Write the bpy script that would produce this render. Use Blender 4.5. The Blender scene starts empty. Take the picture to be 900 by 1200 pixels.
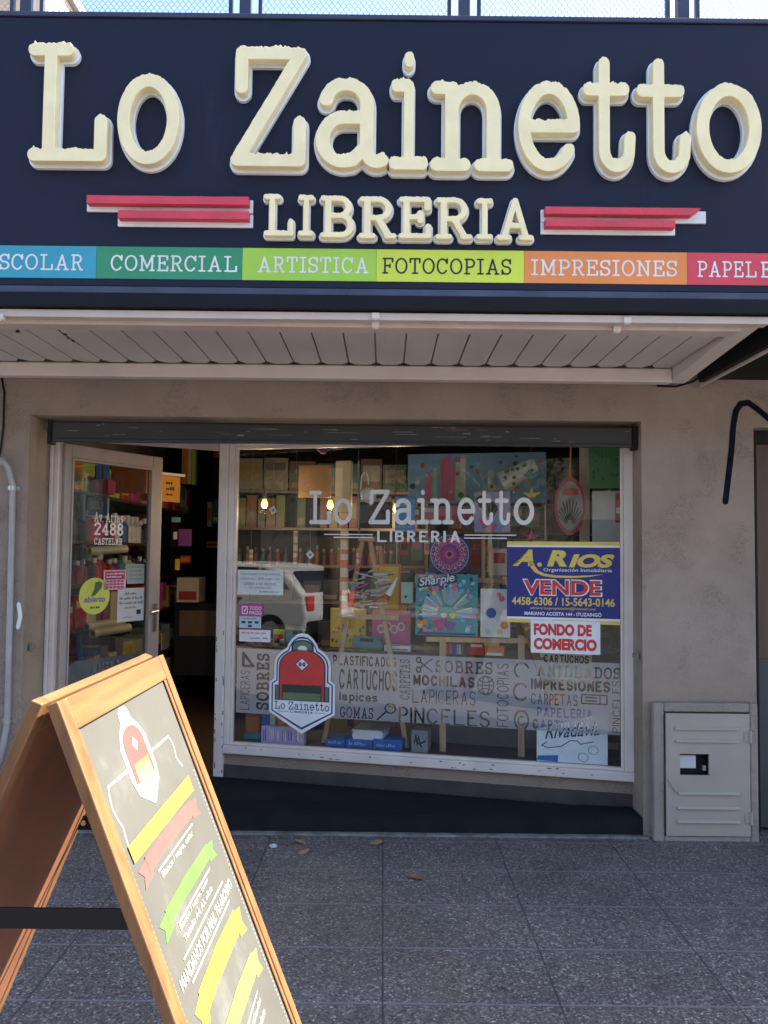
import bpy, math, random
import numpy as np
from mathutils import Vector, Matrix

# ---------------------------------------------------------------- camera, sky, sun, exposure
SC = bpy.context.scene
COL = SC.collection
CAM_H, FPX = 1.51, 980.0
PITCH, ROLL = math.atan(50 / FPX), 0.0105
cam_data = bpy.data.cameras.new('camera'); cam = bpy.data.objects.new('camera', cam_data); COL.objects.link(cam)
cam_data.sensor_fit = 'HORIZONTAL'; cam_data.sensor_width = 36.0; cam_data.lens = 36.0 * FPX / 900.0
cam_data.clip_start = 0.05; cam_data.clip_end = 3000.0
RC = Matrix.Rotation(math.pi / 2 + PITCH, 3, 'X') @ Matrix.Rotation(ROLL, 3, 'Z')
C0 = Vector((0, 0, CAM_H))
cam.matrix_world = Matrix.Translation(C0) @ RC.to_4x4()
SC.camera = cam

SUN = Vector((0.85, 0.30, 1.0)).normalized()          # direction towards the sun
world = bpy.data.worlds.new('World'); SC.world = world; world.use_nodes = True
wn = world.node_tree.nodes; wl = world.node_tree.links
sky = wn.new('ShaderNodeTexSky'); sky.sky_type = 'NISHITA'; sky.sun_disc = False
sky.sun_elevation = math.asin(SUN.z); sky.sun_rotation = math.atan2(SUN.x, SUN.y)
sky.air_density = 1.0; sky.dust_density = 1.6; sky.ozone_density = 1.6
bg = wn['Background']; bg.inputs['Strength'].default_value = 0.085
wl.new(sky.outputs[0], bg.inputs['Color'])
sd = bpy.data.lights.new('sun', 'SUN'); sd.energy = 4.6; sd.angle = math.radians(0.6); sd.color = (1.0, 0.93, 0.82)
so = bpy.data.objects.new('sun', sd); COL.objects.link(so)
so.rotation_euler = SUN.to_track_quat('Z', 'Y').to_euler()
SC.view_settings.view_transform = 'Standard'; SC.view_settings.look = 'None'
SC.view_settings.exposure = 2.6; SC.view_settings.gamma = 1.0
SC.view_settings.use_curve_mapping = False
SC.cycles.max_bounces = 8; SC.cycles.transparent_max_bounces = 16
SC.cycles.use_denoising = True
random.seed(7); NR = np.random.RandomState(5)

# ---------------------------------------------------------------- geometry helpers
def V(*a): return Vector(a)
def ray(px, py): return RC @ Vector(((px - 450) / FPX, -(py - 600) / FPX, -1.0))
def aty(px, py, y):                                      # the point of the plane y = const seen at a place of the photo
    d = ray(px, py); return C0 + d * (y / d.y)

class Frame:                                             # a flat surface: origin, right, up, outward
    def __init__(s, o, u, v):
        s.o = Vector(o); s.u = Vector(u).normalized(); s.v = Vector(v).normalized(); s.n = s.u.cross(s.v)
    def w(s, a, b, c=0.0): return s.o + s.u * a + s.v * b + s.n * c
    def px(s, px, py, off=0.0):
        d = ray(px, py); o = s.o + s.n * off
        p = C0 + d * ((o - C0).dot(s.n) / d.dot(s.n)) - o
        return p.dot(s.u), p.dot(s.v)
    def rect(s, l, t, r, b):
        a = s.px(l, (t + b) / 2)[0]; c = s.px(r, (t + b) / 2)[0]
        return a, s.px((l + r) / 2, b)[1], c, s.px((l + r) / 2, t)[1]
    def at(s, c): return Frame(s.o + s.n * c, s.u, s.v)

class MB:                                                # collects shapes for ONE mesh
    def __init__(s): s.v = []; s.f = []; s.m = []
    def add(s, vs, fs, mi=0):
        k = len(s.v); s.v += [Vector(p) for p in vs]
        s.f += [[i + k for i in f] for f in fs]; s.m += [mi] * len(fs); return s
    def hexa(s, c, mi=0):
        return s.add(c, [(0, 3, 2, 1), (4, 5, 6, 7), (0, 1, 5, 4), (1, 2, 6, 5), (2, 3, 7, 6), (3, 0, 4, 7)], mi)
    def box(s, x0, x1, y0, y1, z0, z1, mi=0):
        return s.hexa([(x0, y0, z0), (x1, y0, z0), (x1, y1, z0), (x0, y1, z0), (x0, y0, z1), (x1, y0, z1), (x1, y1, z1), (x0, y1, z1)], mi)
    def fbox(s, fr, u0, u1, v0, v1, c0, c1, mi=0):       # box in a frame's own directions
        return s.hexa([fr.w(u0, v0, c0), fr.w(u1, v0, c0), fr.w(u1, v1, c0), fr.w(u0, v1, c0),
                       fr.w(u0, v0, c1), fr.w(u1, v0, c1), fr.w(u1, v1, c1), fr.w(u0, v1, c1)], mi)
    def bar(s, p, q, w, h, up=(0, 0, 1), mi=0):
        p, q = Vector(p), Vector(q); d = (q - p).normalized(); a = d.cross(Vector(up))
        if a.length < 1e-4: a = d.cross(Vector((1, 0, 0)))
        a.normalize(); b = a.cross(d)
        a = a * (w / 2); b = b * (h / 2)
        return s.hexa([p - a - b, p + a - b, p + a + b, p - a + b, q - a - b, q + a - b, q + a + b, q - a + b], mi)
    def tube(s, pts, r, n=8, mi=0, cap=True):
        pts = [Vector(p) for p in pts]; rs = r if isinstance(r, (list, tuple)) else [r] * len(pts)
        rings = []; ref = None
        for i, p in enumerate(pts):
            d = (pts[min(i + 1, len(pts) - 1)] - pts[max(i - 1, 0)]).normalized()
            if ref is None:
                ref = d.orthogonal().normalized()
            ref = (ref - d * ref.dot(d)).normalized(); b = d.cross(ref)
            rings.append([p + (ref * math.cos(2 * math.pi * k / n) + b * math.sin(2 * math.pi * k / n)) * rs[i] for k in range(n)])
        vs = [q for rg in rings for q in rg]; fs = []
        for i in range(len(pts) - 1):
            for k in range(n):
                fs.append((i * n + k, i * n + (k + 1) % n, (i + 1) * n + (k + 1) % n, (i + 1) * n + k))
        if cap: fs += [tuple(range(n - 1, -1, -1)), tuple(range(len(vs) - n, len(vs)))]
        return s.add(vs, fs, mi)
    def prism(s, fr, poly, c0, c1, mi=0):                # outline in a frame, given a thickness
        n = len(poly)
        vs = [fr.w(a, b, c0) for a, b in poly] + [fr.w(a, b, c1) for a, b in poly]
        fs = [tuple(range(n - 1, -1, -1)), tuple(range(n, 2 * n))] + [(i, (i + 1) % n, n + (i + 1) % n, n + i) for i in range(n)]
        return s.add(vs, fs, mi)
    def ball(s, c, rx, ry, rz, mi=0, nu=16, nv=10):
        c = Vector(c); vs = []; fs = []
        for j in range(nv + 1):
            t = math.pi * j / nv
            for i in range(nu):
                a = 2 * math.pi * i / nu
                vs.append(c + Vector((rx * math.sin(t) * math.cos(a), ry * math.sin(t) * math.sin(a), rz * math.cos(t))))
        for j in range(nv):
            for i in range(nu):
                fs.append((j * nu + i, (j + 1) * nu + i, (j + 1) * nu + (i + 1) % nu, j * nu + (i + 1) % nu))
        return s.add(vs, fs, mi)
    def build(s, name, mats, parent=None, bevel=0.0, smooth=False, seg=2):
        loc = parent_loc(parent)
        me = bpy.data.meshes.new(name)
        me.from_pydata([tuple(p - loc) for p in s.v], [], s.f)
        mats = mats if isinstance(mats, (list, tuple)) else [mats]
        for m in mats: me.materials.append(m)
        if len(mats) > 1:
            for p, k in zip(me.polygons, s.m): p.material_index = k
        if smooth: me.polygons.foreach_set('use_smooth', [True] * len(me.polygons))
        me.update()
        o = bpy.data.objects.new(name, me); COL.objects.link(o)
        if parent is not None: o.parent = parent
        if bevel:
            b = o.modifiers.new('edge', 'BEVEL'); b.width = bevel; b.segments = seg; b.limit_method = 'ANGLE'
        return o

LOC = {}
def parent_loc(o):
    if o is None: return Vector((0, 0, 0))
    p = LOC.get(o.name, Vector((0, 0, 0)))
    return p
def thing(name, label, cat, loc=(0, 0, 0), group=None):
    o = bpy.data.objects.new(name, None); COL.objects.link(o); o.location = loc
    o.empty_display_size = 0.1
    LOC[o.name] = Vector(loc)
    return tag(o, label, cat, group)
def tag(o, label, cat, group=None):
    o['label'] = label; o['category'] = cat
    if group: o['group'] = group
    return o
def kind(o, k='structure'): o['kind'] = k; return o
def sub(parent_obj):                                     # a part that is going to carry sub-parts
    LOC[parent_obj.name] = parent_loc(parent_obj.parent); return parent_obj

# ---------------------------------------------------------------- materials
def mat(name, col, rough=0.6, var=0.0, scale=6.0, bump=0.0, bscale=None, metal=0.0, spec=0.5, dirt=None, detail=6.0, stretch=None):
    m = bpy.data.materials.new(name); m.use_nodes = True
    nt = m.node_tree; N = nt.nodes; L = nt.links; b = N['Principled BSDF']
    b.inputs['Base Color'].default_value = (*col, 1); b.inputs['Roughness'].default_value = rough
    b.inputs['Metallic'].default_value = metal; b.inputs['Specular IOR Level'].default_value = spec
    if var or bump or dirt:
        tc = N.new('ShaderNodeTexCoord'); src = tc.outputs['Object']
        if stretch:
            mp = N.new('ShaderNodeMapping'); mp.inputs['Scale'].default_value = stretch; L.new(src, mp.inputs[0]); src = mp.outputs[0]
    if var:
        n = N.new('ShaderNodeTexNoise'); n.inputs['Scale'].default_value = scale; n.inputs['Detail'].default_value = detail
        L.new(src, n.inputs['Vector'])
        r = N.new('ShaderNodeValToRGB'); r.color_ramp.elements[0].position = 0.3; r.color_ramp.elements[1].position = 0.72
        lo = [max(0, c * (1 - var)) for c in col]; hi = [min(1, c * (1 + var * 0.7)) for c in col]
        r.color_ramp.elements[0].color = (*lo, 1); r.color_ramp.elements[1].color = (*hi, 1)
        L.new(n.outputs[0], r.inputs[0]); out = r.outputs[0]
        if dirt:
            n2 = N.new('ShaderNodeTexNoise'); n2.inputs['Scale'].default_value = dirt[1]; n2.inputs['Detail'].default_value = 8; n2.inputs['Roughness'].default_value = 0.7
            L.new(src, n2.inputs['Vector'])
            r2 = N.new('ShaderNodeValToRGB'); r2.color_ramp.elements[0].position = dirt[2]; r2.color_ramp.elements[1].position = dirt[2] + 0.14
            L.new(n2.outputs[0], r2.inputs[0])
            mx = N.new('ShaderNodeMix'); mx.data_type = 'RGBA'; L.new(r2.outputs[0], mx.inputs[0]); L.new(out, mx.inputs[6]); mx.inputs[7].default_value = (*dirt[0], 1)
            out = mx.outputs[2]
        L.new(out, b.inputs['Base Color'])
        rr = N.new('ShaderNodeMapRange'); rr.inputs[3].default_value = max(0, rough - 0.12); rr.inputs[4].default_value = min(1, rough + 0.12)
        L.new(n.outputs[0], rr.inputs[0]); L.new(rr.outputs[0], b.inputs['Roughness'])
    if bump:
        n3 = N.new('ShaderNodeTexNoise'); n3.inputs['Scale'].default_value = bscale or scale * 4; n3.inputs['Detail'].default_value = 6
        L.new(src, n3.inputs['Vector'])
        bp = N.new('ShaderNodeBump'); bp.inputs['Strength'].default_value = bump; bp.inputs['Distance'].default_value = 0.02
        L.new(n3.outputs[0], bp.inputs['Height']); L.new(bp.outputs[0], b.inputs['Normal'])
    return m

def flat(name, col, rough=0.55, spec=0.4): return mat(name, col, rough, var=0.10, scale=9.0, spec=spec)

def glass_mat(name, tint, strength=1.0):
    m = bpy.data.materials.new(name); m.use_nodes = True; nt = m.node_tree; N = nt.nodes; L = nt.links
    N.remove(N['Principled BSDF'])
    tr = N.new('ShaderNodeBsdfTransparent'); tr.inputs[0].default_value = (*tint, 1)
    gl = N.new('ShaderNodeBsdfGlossy'); gl.inputs['Roughness'].default_value = 0.0
    fr = N.new('ShaderNodeFresnel'); ge = N.new('ShaderNodeNewGeometry'); io = N.new('ShaderNodeMapRange')   # thin pane: the same reflectance from both sides
    io.inputs[3].default_value = 1.5; io.inputs[4].default_value = 1 / 1.5; L.new(ge.outputs['Backfacing'], io.inputs[0]); L.new(io.outputs[0], fr.inputs['IOR'])
    mu = N.new('ShaderNodeMath'); mu.operation = 'MULTIPLY'; mu.inputs[1].default_value = strength; mu.use_clamp = True
    mx = N.new('ShaderNodeMixShader'); L.new(fr.outputs[0], mu.inputs[0]); L.new(mu.outputs[0], mx.inputs[0])
    L.new(tr.outputs[0], mx.inputs[1]); L.new(gl.outputs[0], mx.inputs[2]); L.new(mx.outputs[0], N['Material Output'].inputs[0])
    return m

def frost_mat():
    m = bpy.data.materials.new('frosted_vinyl'); m.use_nodes = True; nt = m.node_tree; N = nt.nodes; L = nt.links
    N.remove(N['Principled BSDF'])
    tr = N.new('ShaderNodeBsdfTransparent'); df = N.new('ShaderNodeBsdfDiffuse'); df.inputs[0].default_value = (0.58, 0.56, 0.58, 1)
    tl = N.new('ShaderNodeBsdfTranslucent'); tl.inputs[0].default_value = (0.55, 0.55, 0.58, 1)
    m1 = N.new('ShaderNodeMixShader'); m1.inputs[0].default_value = 0.25; L.new(df.outputs[0], m1.inputs[1]); L.new(tl.outputs[0], m1.inputs[2])
    m2 = N.new('ShaderNodeMixShader'); m2.inputs[0].default_value = 0.80; L.new(tr.outputs[0], m2.inputs[1]); L.new(m1.outputs[0], m2.inputs[2])
    L.new(m2.outputs[0], N['Material Output'].inputs[0]); return m

def emit_mat(name, col, e):
    m = bpy.data.materials.new(name); m.use_nodes = True; b = m.node_tree.nodes['Principled BSDF']
    b.inputs['Base Color'].default_value = (*col, 1); b.inputs['Emission Color'].default_value = (*col, 1); b.inputs['Emission Strength'].default_value = e
    return m

def pavement_mat():
    m = bpy.data.materials.new('granite_paving'); m.use_nodes = True; nt = m.node_tree; N = nt.nodes; L = nt.links; b = N['Principled BSDF']
    tc = N.new('ShaderNodeTexCoord'); pos = tc.outputs['Object']
    vo = N.new('ShaderNodeTexVoronoi'); vo.inputs['Scale'].default_value = 132; L.new(pos, vo.inputs['Vector'])
    sp = N.new('ShaderNodeSeparateColor'); L.new(vo.outputs['Color'], sp.inputs[0])
    r = N.new('ShaderNodeValToRGB'); cr = r.color_ramp; cr.interpolation = 'CONSTANT'
    cr.elements[0].position = 0; cr.elements[0].color = (0.104, 0.088, 0.086, 1)
    cr.elements[1].position = 0.34; cr.elements[1].color = (0.140, 0.120, 0.114, 1)
    for p, c in ((0.60, (0.068, 0.057, 0.056, 1)), (0.78, (0.20, 0.175, 0.16, 1)), (0.90, (0.25, 0.225, 0.205, 1)), (0.965, (0.36, 0.33, 0.30, 1))):
        e = cr.elements.new(p); e.color = c
    L.new(sp.outputs[0], r.inputs[0])
    no = N.new('ShaderNodeTexNoise'); no.inputs['Scale'].default_value = 1.6; no.inputs['Detail'].default_value = 9; no.inputs['Roughness'].default_value = 0.65; L.new(pos, no.inputs['Vector'])
    mr = N.new('ShaderNodeMapRange'); mr.inputs[1].default_value = 0.3; mr.inputs[2].default_value = 0.7; mr.inputs[3].default_value = 0.72; mr.inputs[4].default_value = 1.24; L.new(no.outputs[0], mr.inputs[0])
    mul = N.new('ShaderNodeMix'); mul.data_type = 'RGBA'; mul.blend_type = 'MULTIPLY'; mul.inputs[0].default_value = 1
    L.new(r.outputs[0], mul.inputs[6]); L.new(mr.outputs[0], mul.inputs[7])
    ns = N.new('ShaderNodeTexNoise'); ns.inputs['Scale'].default_value = 5.5; ns.inputs['Detail'].default_value = 7; ns.inputs['Roughness'].default_value = 0.7; L.new(pos, ns.inputs['Vector'])
    st_ = N.new('ShaderNodeMapRange'); st_.inputs[1].default_value = 0.60; st_.inputs[2].default_value = 0.74; st_.inputs[3].default_value = 1.0; st_.inputs[4].default_value = 0.66; L.new(ns.outputs[0], st_.inputs[0])
    vg = N.new('ShaderNodeTexVoronoi'); vg.inputs['Scale'].default_value = 3.1; vg.inputs['Randomness'].default_value = 1.0; L.new(pos, vg.inputs['Vector'])      # trodden gum
    gm_ = N.new('ShaderNodeMapRange'); gm_.inputs[1].default_value = 0.045; gm_.inputs[2].default_value = 0.075; gm_.inputs[3].default_value = 0.60; gm_.inputs[4].default_value = 1.0; L.new(vg.outputs['Distance'], gm_.inputs[0])
    sg = N.new('ShaderNodeMath'); sg.operation = 'MULTIPLY'; L.new(st_.outputs[0], sg.inputs[0]); L.new(gm_.outputs[0], sg.inputs[1])
    mul0 = mul; mul = N.new('ShaderNodeMix'); mul.data_type = 'RGBA'; mul.blend_type = 'MULTIPLY'; mul.inputs[0].default_value = 1; L.new(mul0.outputs[2], mul.inputs[6]); L.new(sg.outputs[0], mul.inputs[7])
    # 60 x 40 cm slab joints
    sx = N.new('ShaderNodeSeparateXYZ'); 
    nj = N.new('ShaderNodeTexNoise'); nj.inputs['Scale'].default_value = 14; L.new(pos, nj.inputs['Vector'])
    L.new(pos, sx.inputs[0])
    def joint(sock, size, off, half):
        a = N.new('ShaderNodeMath'); a.operation = 'ADD'; a.inputs[1].default_value = off; L.new(sock, a.inputs[0])
        mo = N.new('ShaderNodeMath'); mo.operation = 'PINGPONG'; mo.inputs[1].default_value = size / 2; L.new(a.outputs[0], mo.inputs[0])
        n_ = N.new('ShaderNodeMath'); n_.operation = 'MULTIPLY_ADD'; n_.inputs[1].default_value = 0.008; n_.inputs[2].default_value = -0.004; L.new(nj.outputs[0], n_.inputs[0])
        ad = N.new('ShaderNodeMath'); ad.operation = 'ADD'; L.new(mo.outputs[0], ad.inputs[0]); L.new(n_.outputs[0], ad.inputs[1])
        le = N.new('ShaderNodeMapRange'); le.inputs[1].default_value = half; le.inputs[2].default_value = half + 0.004; le.inputs[3].default_value = 1; le.inputs[4].default_value = 0
        L.new(ad.outputs[0], le.inputs[0]); return le.outputs[0]
    jx = joint(sx.outputs[0], 0.6, 6.0 - 0.012, 0.0012); jy = joint(sx.outputs[1], 0.4, 4.0 - 0.097, 0.004)
    c1 = N.new('ShaderNodeMix'); c1.data_type = 'RGBA'; L.new(jy, c1.inputs[0]); L.new(mul.outputs[2], c1.inputs[6]); c1.inputs[7].default_value = (0.170, 0.165, 0.17, 1)
    c2 = N.new('ShaderNodeMix'); c2.data_type = 'RGBA'; L.new(jx, c2.inputs[0]); L.new(c1.outputs[2], c2.inputs[6]); c2.inputs[7].default_value = (0.05, 0.05, 0.057, 1)
    L.new(c2.outputs[2], b.inputs['Base Color']); b.inputs['Roughness'].default_value = 0.62
    mx = N.new('ShaderNodeMath'); mx.operation = 'MAXIMUM'; L.new(jx, mx.inputs[0]); L.new(jy, mx.inputs[1])
    hh = N.new('ShaderNodeMath'); hh.operation = 'MULTIPLY_ADD'; hh.inputs[1].default_value = -2.0; L.new(mx.outputs[0], hh.inputs[0]); L.new(vo.outputs['Distance'], hh.inputs[2])
    bp = N.new('ShaderNodeBump'); bp.inputs['Strength'].default_value = 0.5; bp.inputs['Distance'].default_value = 0.004; L.new(hh.outputs[0], bp.inputs['Height']); L.new(bp.outputs[0], b.inputs['Normal'])
    return m

def stucco_mat(name, col):
    m = bpy.data.materials.new(name); m.use_nodes = True; nt = m.node_tree; N = nt.nodes; L = nt.links; b = N['Principled BSDF']
    tc = N.new('ShaderNodeTexCoord'); pos = tc.outputs['Object']
    n1 = N.new('ShaderNodeTexNoise'); n1.inputs['Scale'].default_value = 2.2; n1.inputs['Detail'].default_value = 8; n1.inputs['Roughness'].default_value = 0.62; L.new(pos, n1.inputs['Vector'])
    r = N.new('ShaderNodeValToRGB'); r.color_ramp.elements[0].position = 0.32; r.color_ramp.elements[1].position = 0.68
    r.color_ramp.elements[0].color = (*[c * 0.80 for c in col], 1); r.color_ramp.elements[1].color = (*[c * 1.08 for c in col], 1)
    L.new(n1.outputs[0], r.inputs[0])
    # trowelled worms of plaster: patches of rougher relief
    n2 = N.new('ShaderNodeTexNoise'); n2.inputs['Scale'].default_value = 60; n2.inputs['Detail'].default_value = 5; n2.inputs['Distortion'].default_value = 1.6; L.new(pos, n2.inputs['Vector'])
    n3 = N.new('ShaderNodeTexNoise'); n3.inputs['Scale'].default_value = 4.5; n3.inputs['Detail'].default_value = 3; L.new(pos, n3.inputs['Vector'])
    mr = N.new('ShaderNodeMapRange'); mr.inputs[1].default_value = 0.36; mr.inputs[2].default_value = 0.58; L.new(n3.outputs[0], mr.inputs[0])
    mu = N.new('ShaderNodeMath'); mu.operation = 'MULTIPLY'; L.new(n2.outputs[0], mu.inputs[0]); L.new(mr.outputs[0], mu.inputs[1])
    pit = N.new('ShaderNodeMapRange'); pit.inputs[1].default_value = 0.46; pit.inputs[2].default_value = 0.60; pit.inputs[3].default_value = 1.0; pit.inputs[4].default_value = 0.83; L.new(mu.outputs[0], pit.inputs[0])
    mm = N.new('ShaderNodeMix'); mm.data_type = 'RGBA'; mm.blend_type = 'MULTIPLY'; mm.inputs[0].default_value = 1; L.new(r.outputs[0], mm.inputs[6]); L.new(pit.outputs[0], mm.inputs[7])
    L.new(mm.outputs[2], b.inputs['Base Color']); b.inputs['Roughness'].default_value = 0.9; b.inputs['Specular IOR Level'].default_value = 0.2
    n4 = N.new('ShaderNodeTexNoise'); n4.inputs['Scale'].default_value = 160; n4.inputs['Detail'].default_value = 3; L.new(pos, n4.inputs['Vector'])
    ad = N.new('ShaderNodeMath'); ad.operation = 'MULTIPLY_ADD'; ad.inputs[1].default_value = 0.5; L.new(n4.outputs[0], ad.inputs[0]); L.new(mu.outputs[0], ad.inputs[2])
    bp = N.new('ShaderNodeBump'); bp.inputs['Strength'].default_value = 0.85; bp.inputs['Distance'].default_value = 0.014; L.new(ad.outputs[0], bp.inputs['Height']); L.new(bp.outputs[0], b.inputs['Normal'])
    return m

def wood_mat(name, col, axis='Z', dark=0.6):
    m = bpy.data.materials.new(name); m.use_nodes = True; nt = m.node_tree; N = nt.nodes; L = nt.links; b = N['Principled BSDF']
    tc = N.new('ShaderNodeTexCoord'); mp = N.new('ShaderNodeMapping')
    s = {'X': (2, 30, 30), 'Y': (30, 2, 30), 'Z': (30, 30, 2)}[axis]; mp.inputs['Scale'].default_value = s
    L.new(tc.outputs['Object'], mp.inputs[0])
    n = N.new('ShaderNodeTexNoise'); n.inputs['Scale'].default_value = 1.6; n.inputs['Detail'].default_value = 7; n.inputs['Distortion'].default_value = 0.6; L.new(mp.outputs[0], n.inputs['Vector'])
    r = N.new('ShaderNodeValToRGB'); r.color_ramp.elements[0].position = 0.32; r.color_ramp.elements[1].position = 0.66
    r.color_ramp.elements[0].color = (*[c * dark for c in col], 1); r.color_ramp.elements[1].color = (*col, 1)
    L.new(n.outputs[0], r.inputs[0]); L.new(r.outputs[0], b.inputs['Base Color']); b.inputs['Roughness'].default_value = 0.45
    bp = N.new('ShaderNodeBump'); bp.inputs['Strength'].default_value = 0.12; bp.inputs['Distance'].default_value = 0.004; L.new(n.outputs[0], bp.inputs['Height']); L.new(bp.outputs[0], b.inputs['Normal'])
    return m

PAVE = pavement_mat()
STUCCO = stucco_mat('beige_stucco', (0.352, 0.282, 0.232))
PLASTER = stucco_mat('smooth_plaster', (0.32, 0.24, 0.185))
NAVY = mat('navy_sign_sheet', (0.0105, 0.0125, 0.031), 0.5, var=0.16, scale=1.2, spec=0.22, dirt=((0.020, 0.024, 0.048), 5.0, 0.62), stretch=(1.5, 1, 0.35))
BLACKP = mat('black_paint', (0.007, 0.0075, 0.011), 0.55, var=0.2, scale=5, spec=.18)
CREAM = mat('cream_foam', (0.88, 0.76, 0.46), 0.8, var=0.08, scale=9, bump=0.06, bscale=120, dirt=((0.50, 0.42, 0.26), 7.0, 0.69))
LWHITE = mat('white_acrylic', (0.72, 0.75, 0.78), 0.4, var=0.12, scale=5)
SIGNRED = mat('red_acrylic', (0.62, 0.045, 0.075), 0.5, var=0.15, scale=8, bump=0.2, bscale=90)
CANOPYW = mat('white_canopy_metal', (0.62, 0.55, 0.50), 0.5, var=0.10, scale=2.5, dirt=((0.36, 0.32, 0.28), 3.5, 0.66))
CANOPYT = mat('canopy_trim', (0.55, 0.46, 0.41), 0.5, var=0.12, scale=3, dirt=((0.40, 0.30, 0.25), 4.0, 0.60))
DARKFRAME = mat('railing_steel', (0.030, 0.036, 0.075), 0.5, var=0.2, scale=8)
MESHG = mat('expanded_mesh_steel', (0.22, 0.25, 0.30), 0.6, var=0.2, scale=8)
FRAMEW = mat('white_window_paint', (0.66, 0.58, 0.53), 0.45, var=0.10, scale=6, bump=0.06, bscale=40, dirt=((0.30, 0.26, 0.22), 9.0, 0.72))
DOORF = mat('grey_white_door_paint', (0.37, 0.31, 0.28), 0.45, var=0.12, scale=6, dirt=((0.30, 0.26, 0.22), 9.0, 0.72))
SHUTTER = mat('shutter_steel', (0.028, 0.027, 0.026), 0.6, metal=0.1, var=0.3, scale=6, dirt=((0.22, 0.21, 0.20), 11.0, 0.70), stretch=(0.4, 1, 1))
RUBBER = mat('black_rubber', (0.011, 0.011, 0.014), 0.85, spec=.2, var=0.3, scale=6, bump=0.2, bscale=60)
CEMENT = mat('grey_cement', (0.20, 0.185, 0.17), 0.85, var=0.25, scale=5, bump=0.2, bscale=40)
METERP = mat('meter_door_paint', (0.375, 0.315, 0.265), 0.5, var=0.08, scale=4, dirt=((0.36, 0.31, 0.27), 6.0, 0.68))
PVC = mat('grey_pvc', (0.36, 0.34, 0.345), 0.45, var=0.12, scale=9)
BLACKM = mat('black_plastic', (0.007, 0.007, 0.009), 0.55, var=0.2, scale=12, spec=.25)
CHROME = mat('dull_steel', (0.45, 0.45, 0.46), 0.35, metal=0.9, var=0.1, scale=9)
WOODH = wood_mat('honey_wood_rail', (0.205, 0.094, 0.036), 'Y', 0.58)
WOODV = wood_mat('honey_wood_stile', (0.205, 0.094, 0.036), 'Z', 0.58)
HARDB = mat('brown_hardboard', (0.19, 0.072, 0.030), 0.6, var=0.2, scale=14)
CHALK = mat('chalkboard', (0.066, 0.064, 0.055), 0.55, var=0.22, scale=3.0, dirt=((0.115, 0.112, 0.10), 3.0, 0.56))
CHALKW = mat('chalk_white', (0.29, 0.28, 0.245), 0.8, var=0.08, scale=30)
EASELW = wood_mat('easel_pine', (0.56, 0.38, 0.21), 'Z', 0.7)
SHELFD = wood_mat('dark_shelf_board', (0.085, 0.062, 0.045), 'X', 0.6)
INTW = mat('interior_wall_paint', (0.10, 0.09, 0.085), 0.8, var=0.15, scale=2)
INTFLOOR = wood_mat('dark_floor_boards', (0.075, 0.05, 0.035), 'Y', 0.6)
GLASS = glass_mat('window_glass', (0.95, 0.96, 0.955), 1.12)
DGLASS = glass_mat('door_glass', (0.72, 0.75, 0.75), 1.2)
FROST = frost_mat()
VINYLW = flat('white_vinyl', (0.72, 0.71, 0.70))
PAPERW = flat('white_paper', (0.80, 0.81, 0.82), 0.7)
PAPERG = flat('greyish_paper', (0.52, 0.55, 0.55), 0.7)
INK = flat('black_ink', (0.02, 0.02, 0.025), 0.6)
INKGREY = flat('grey_ink', (0.16, 0.16, 0.18), 0.6)
def C(name, *rgb, **k): return mat(name, rgb, k.get('rough', 0.5), var=k.get('var', 0.12), scale=k.get('scale', 11))
PAL = dict(red=C('red_print', .50, .035, .04), orange=C('orange_print', .70, .22, .03), yellow=C('yellow_print', .74, .52, .05), green=C('green_print', .07, .27, .09),
           lime=C('lime_print', .45, .60, .08), teal=C('teal_print', .03, .30, .33), blue=C('blue_print', .03, .12, .42), navy=C('navy_print', .015, .025, .10),
           purple=C('purple_print', .20, .06, .30), pink=C('pink_print', .70, .16, .34), white=C('white_print', .74, .74, .72), brown=C('brown_card', .26, .15, .08),
           black=C('black_print', .02, .02, .022), grey=C('grey_print', .26, .26, .27), cream=C('cream_print', .70, .62, .44), sky=C('sky_print', .22, .45, .66),
           mint=C('mint_print', .45, .66, .52), magenta=C('magenta_print', .50, .06, .22), lilac=C('lilac_print', .50, .42, .66))

# ---------------------------------------------------------------- lettering: a slab-serif hand built from strokes
def arc(cx, cy, rx, ry, a0, a1, n=18):
    return [(cx + rx * math.cos(math.radians(a0 + (a1 - a0) * i / n)), cy + ry * math.sin(math.radians(a0 + (a1 - a0) * i / n))) for i in range(n + 1)]

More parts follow.
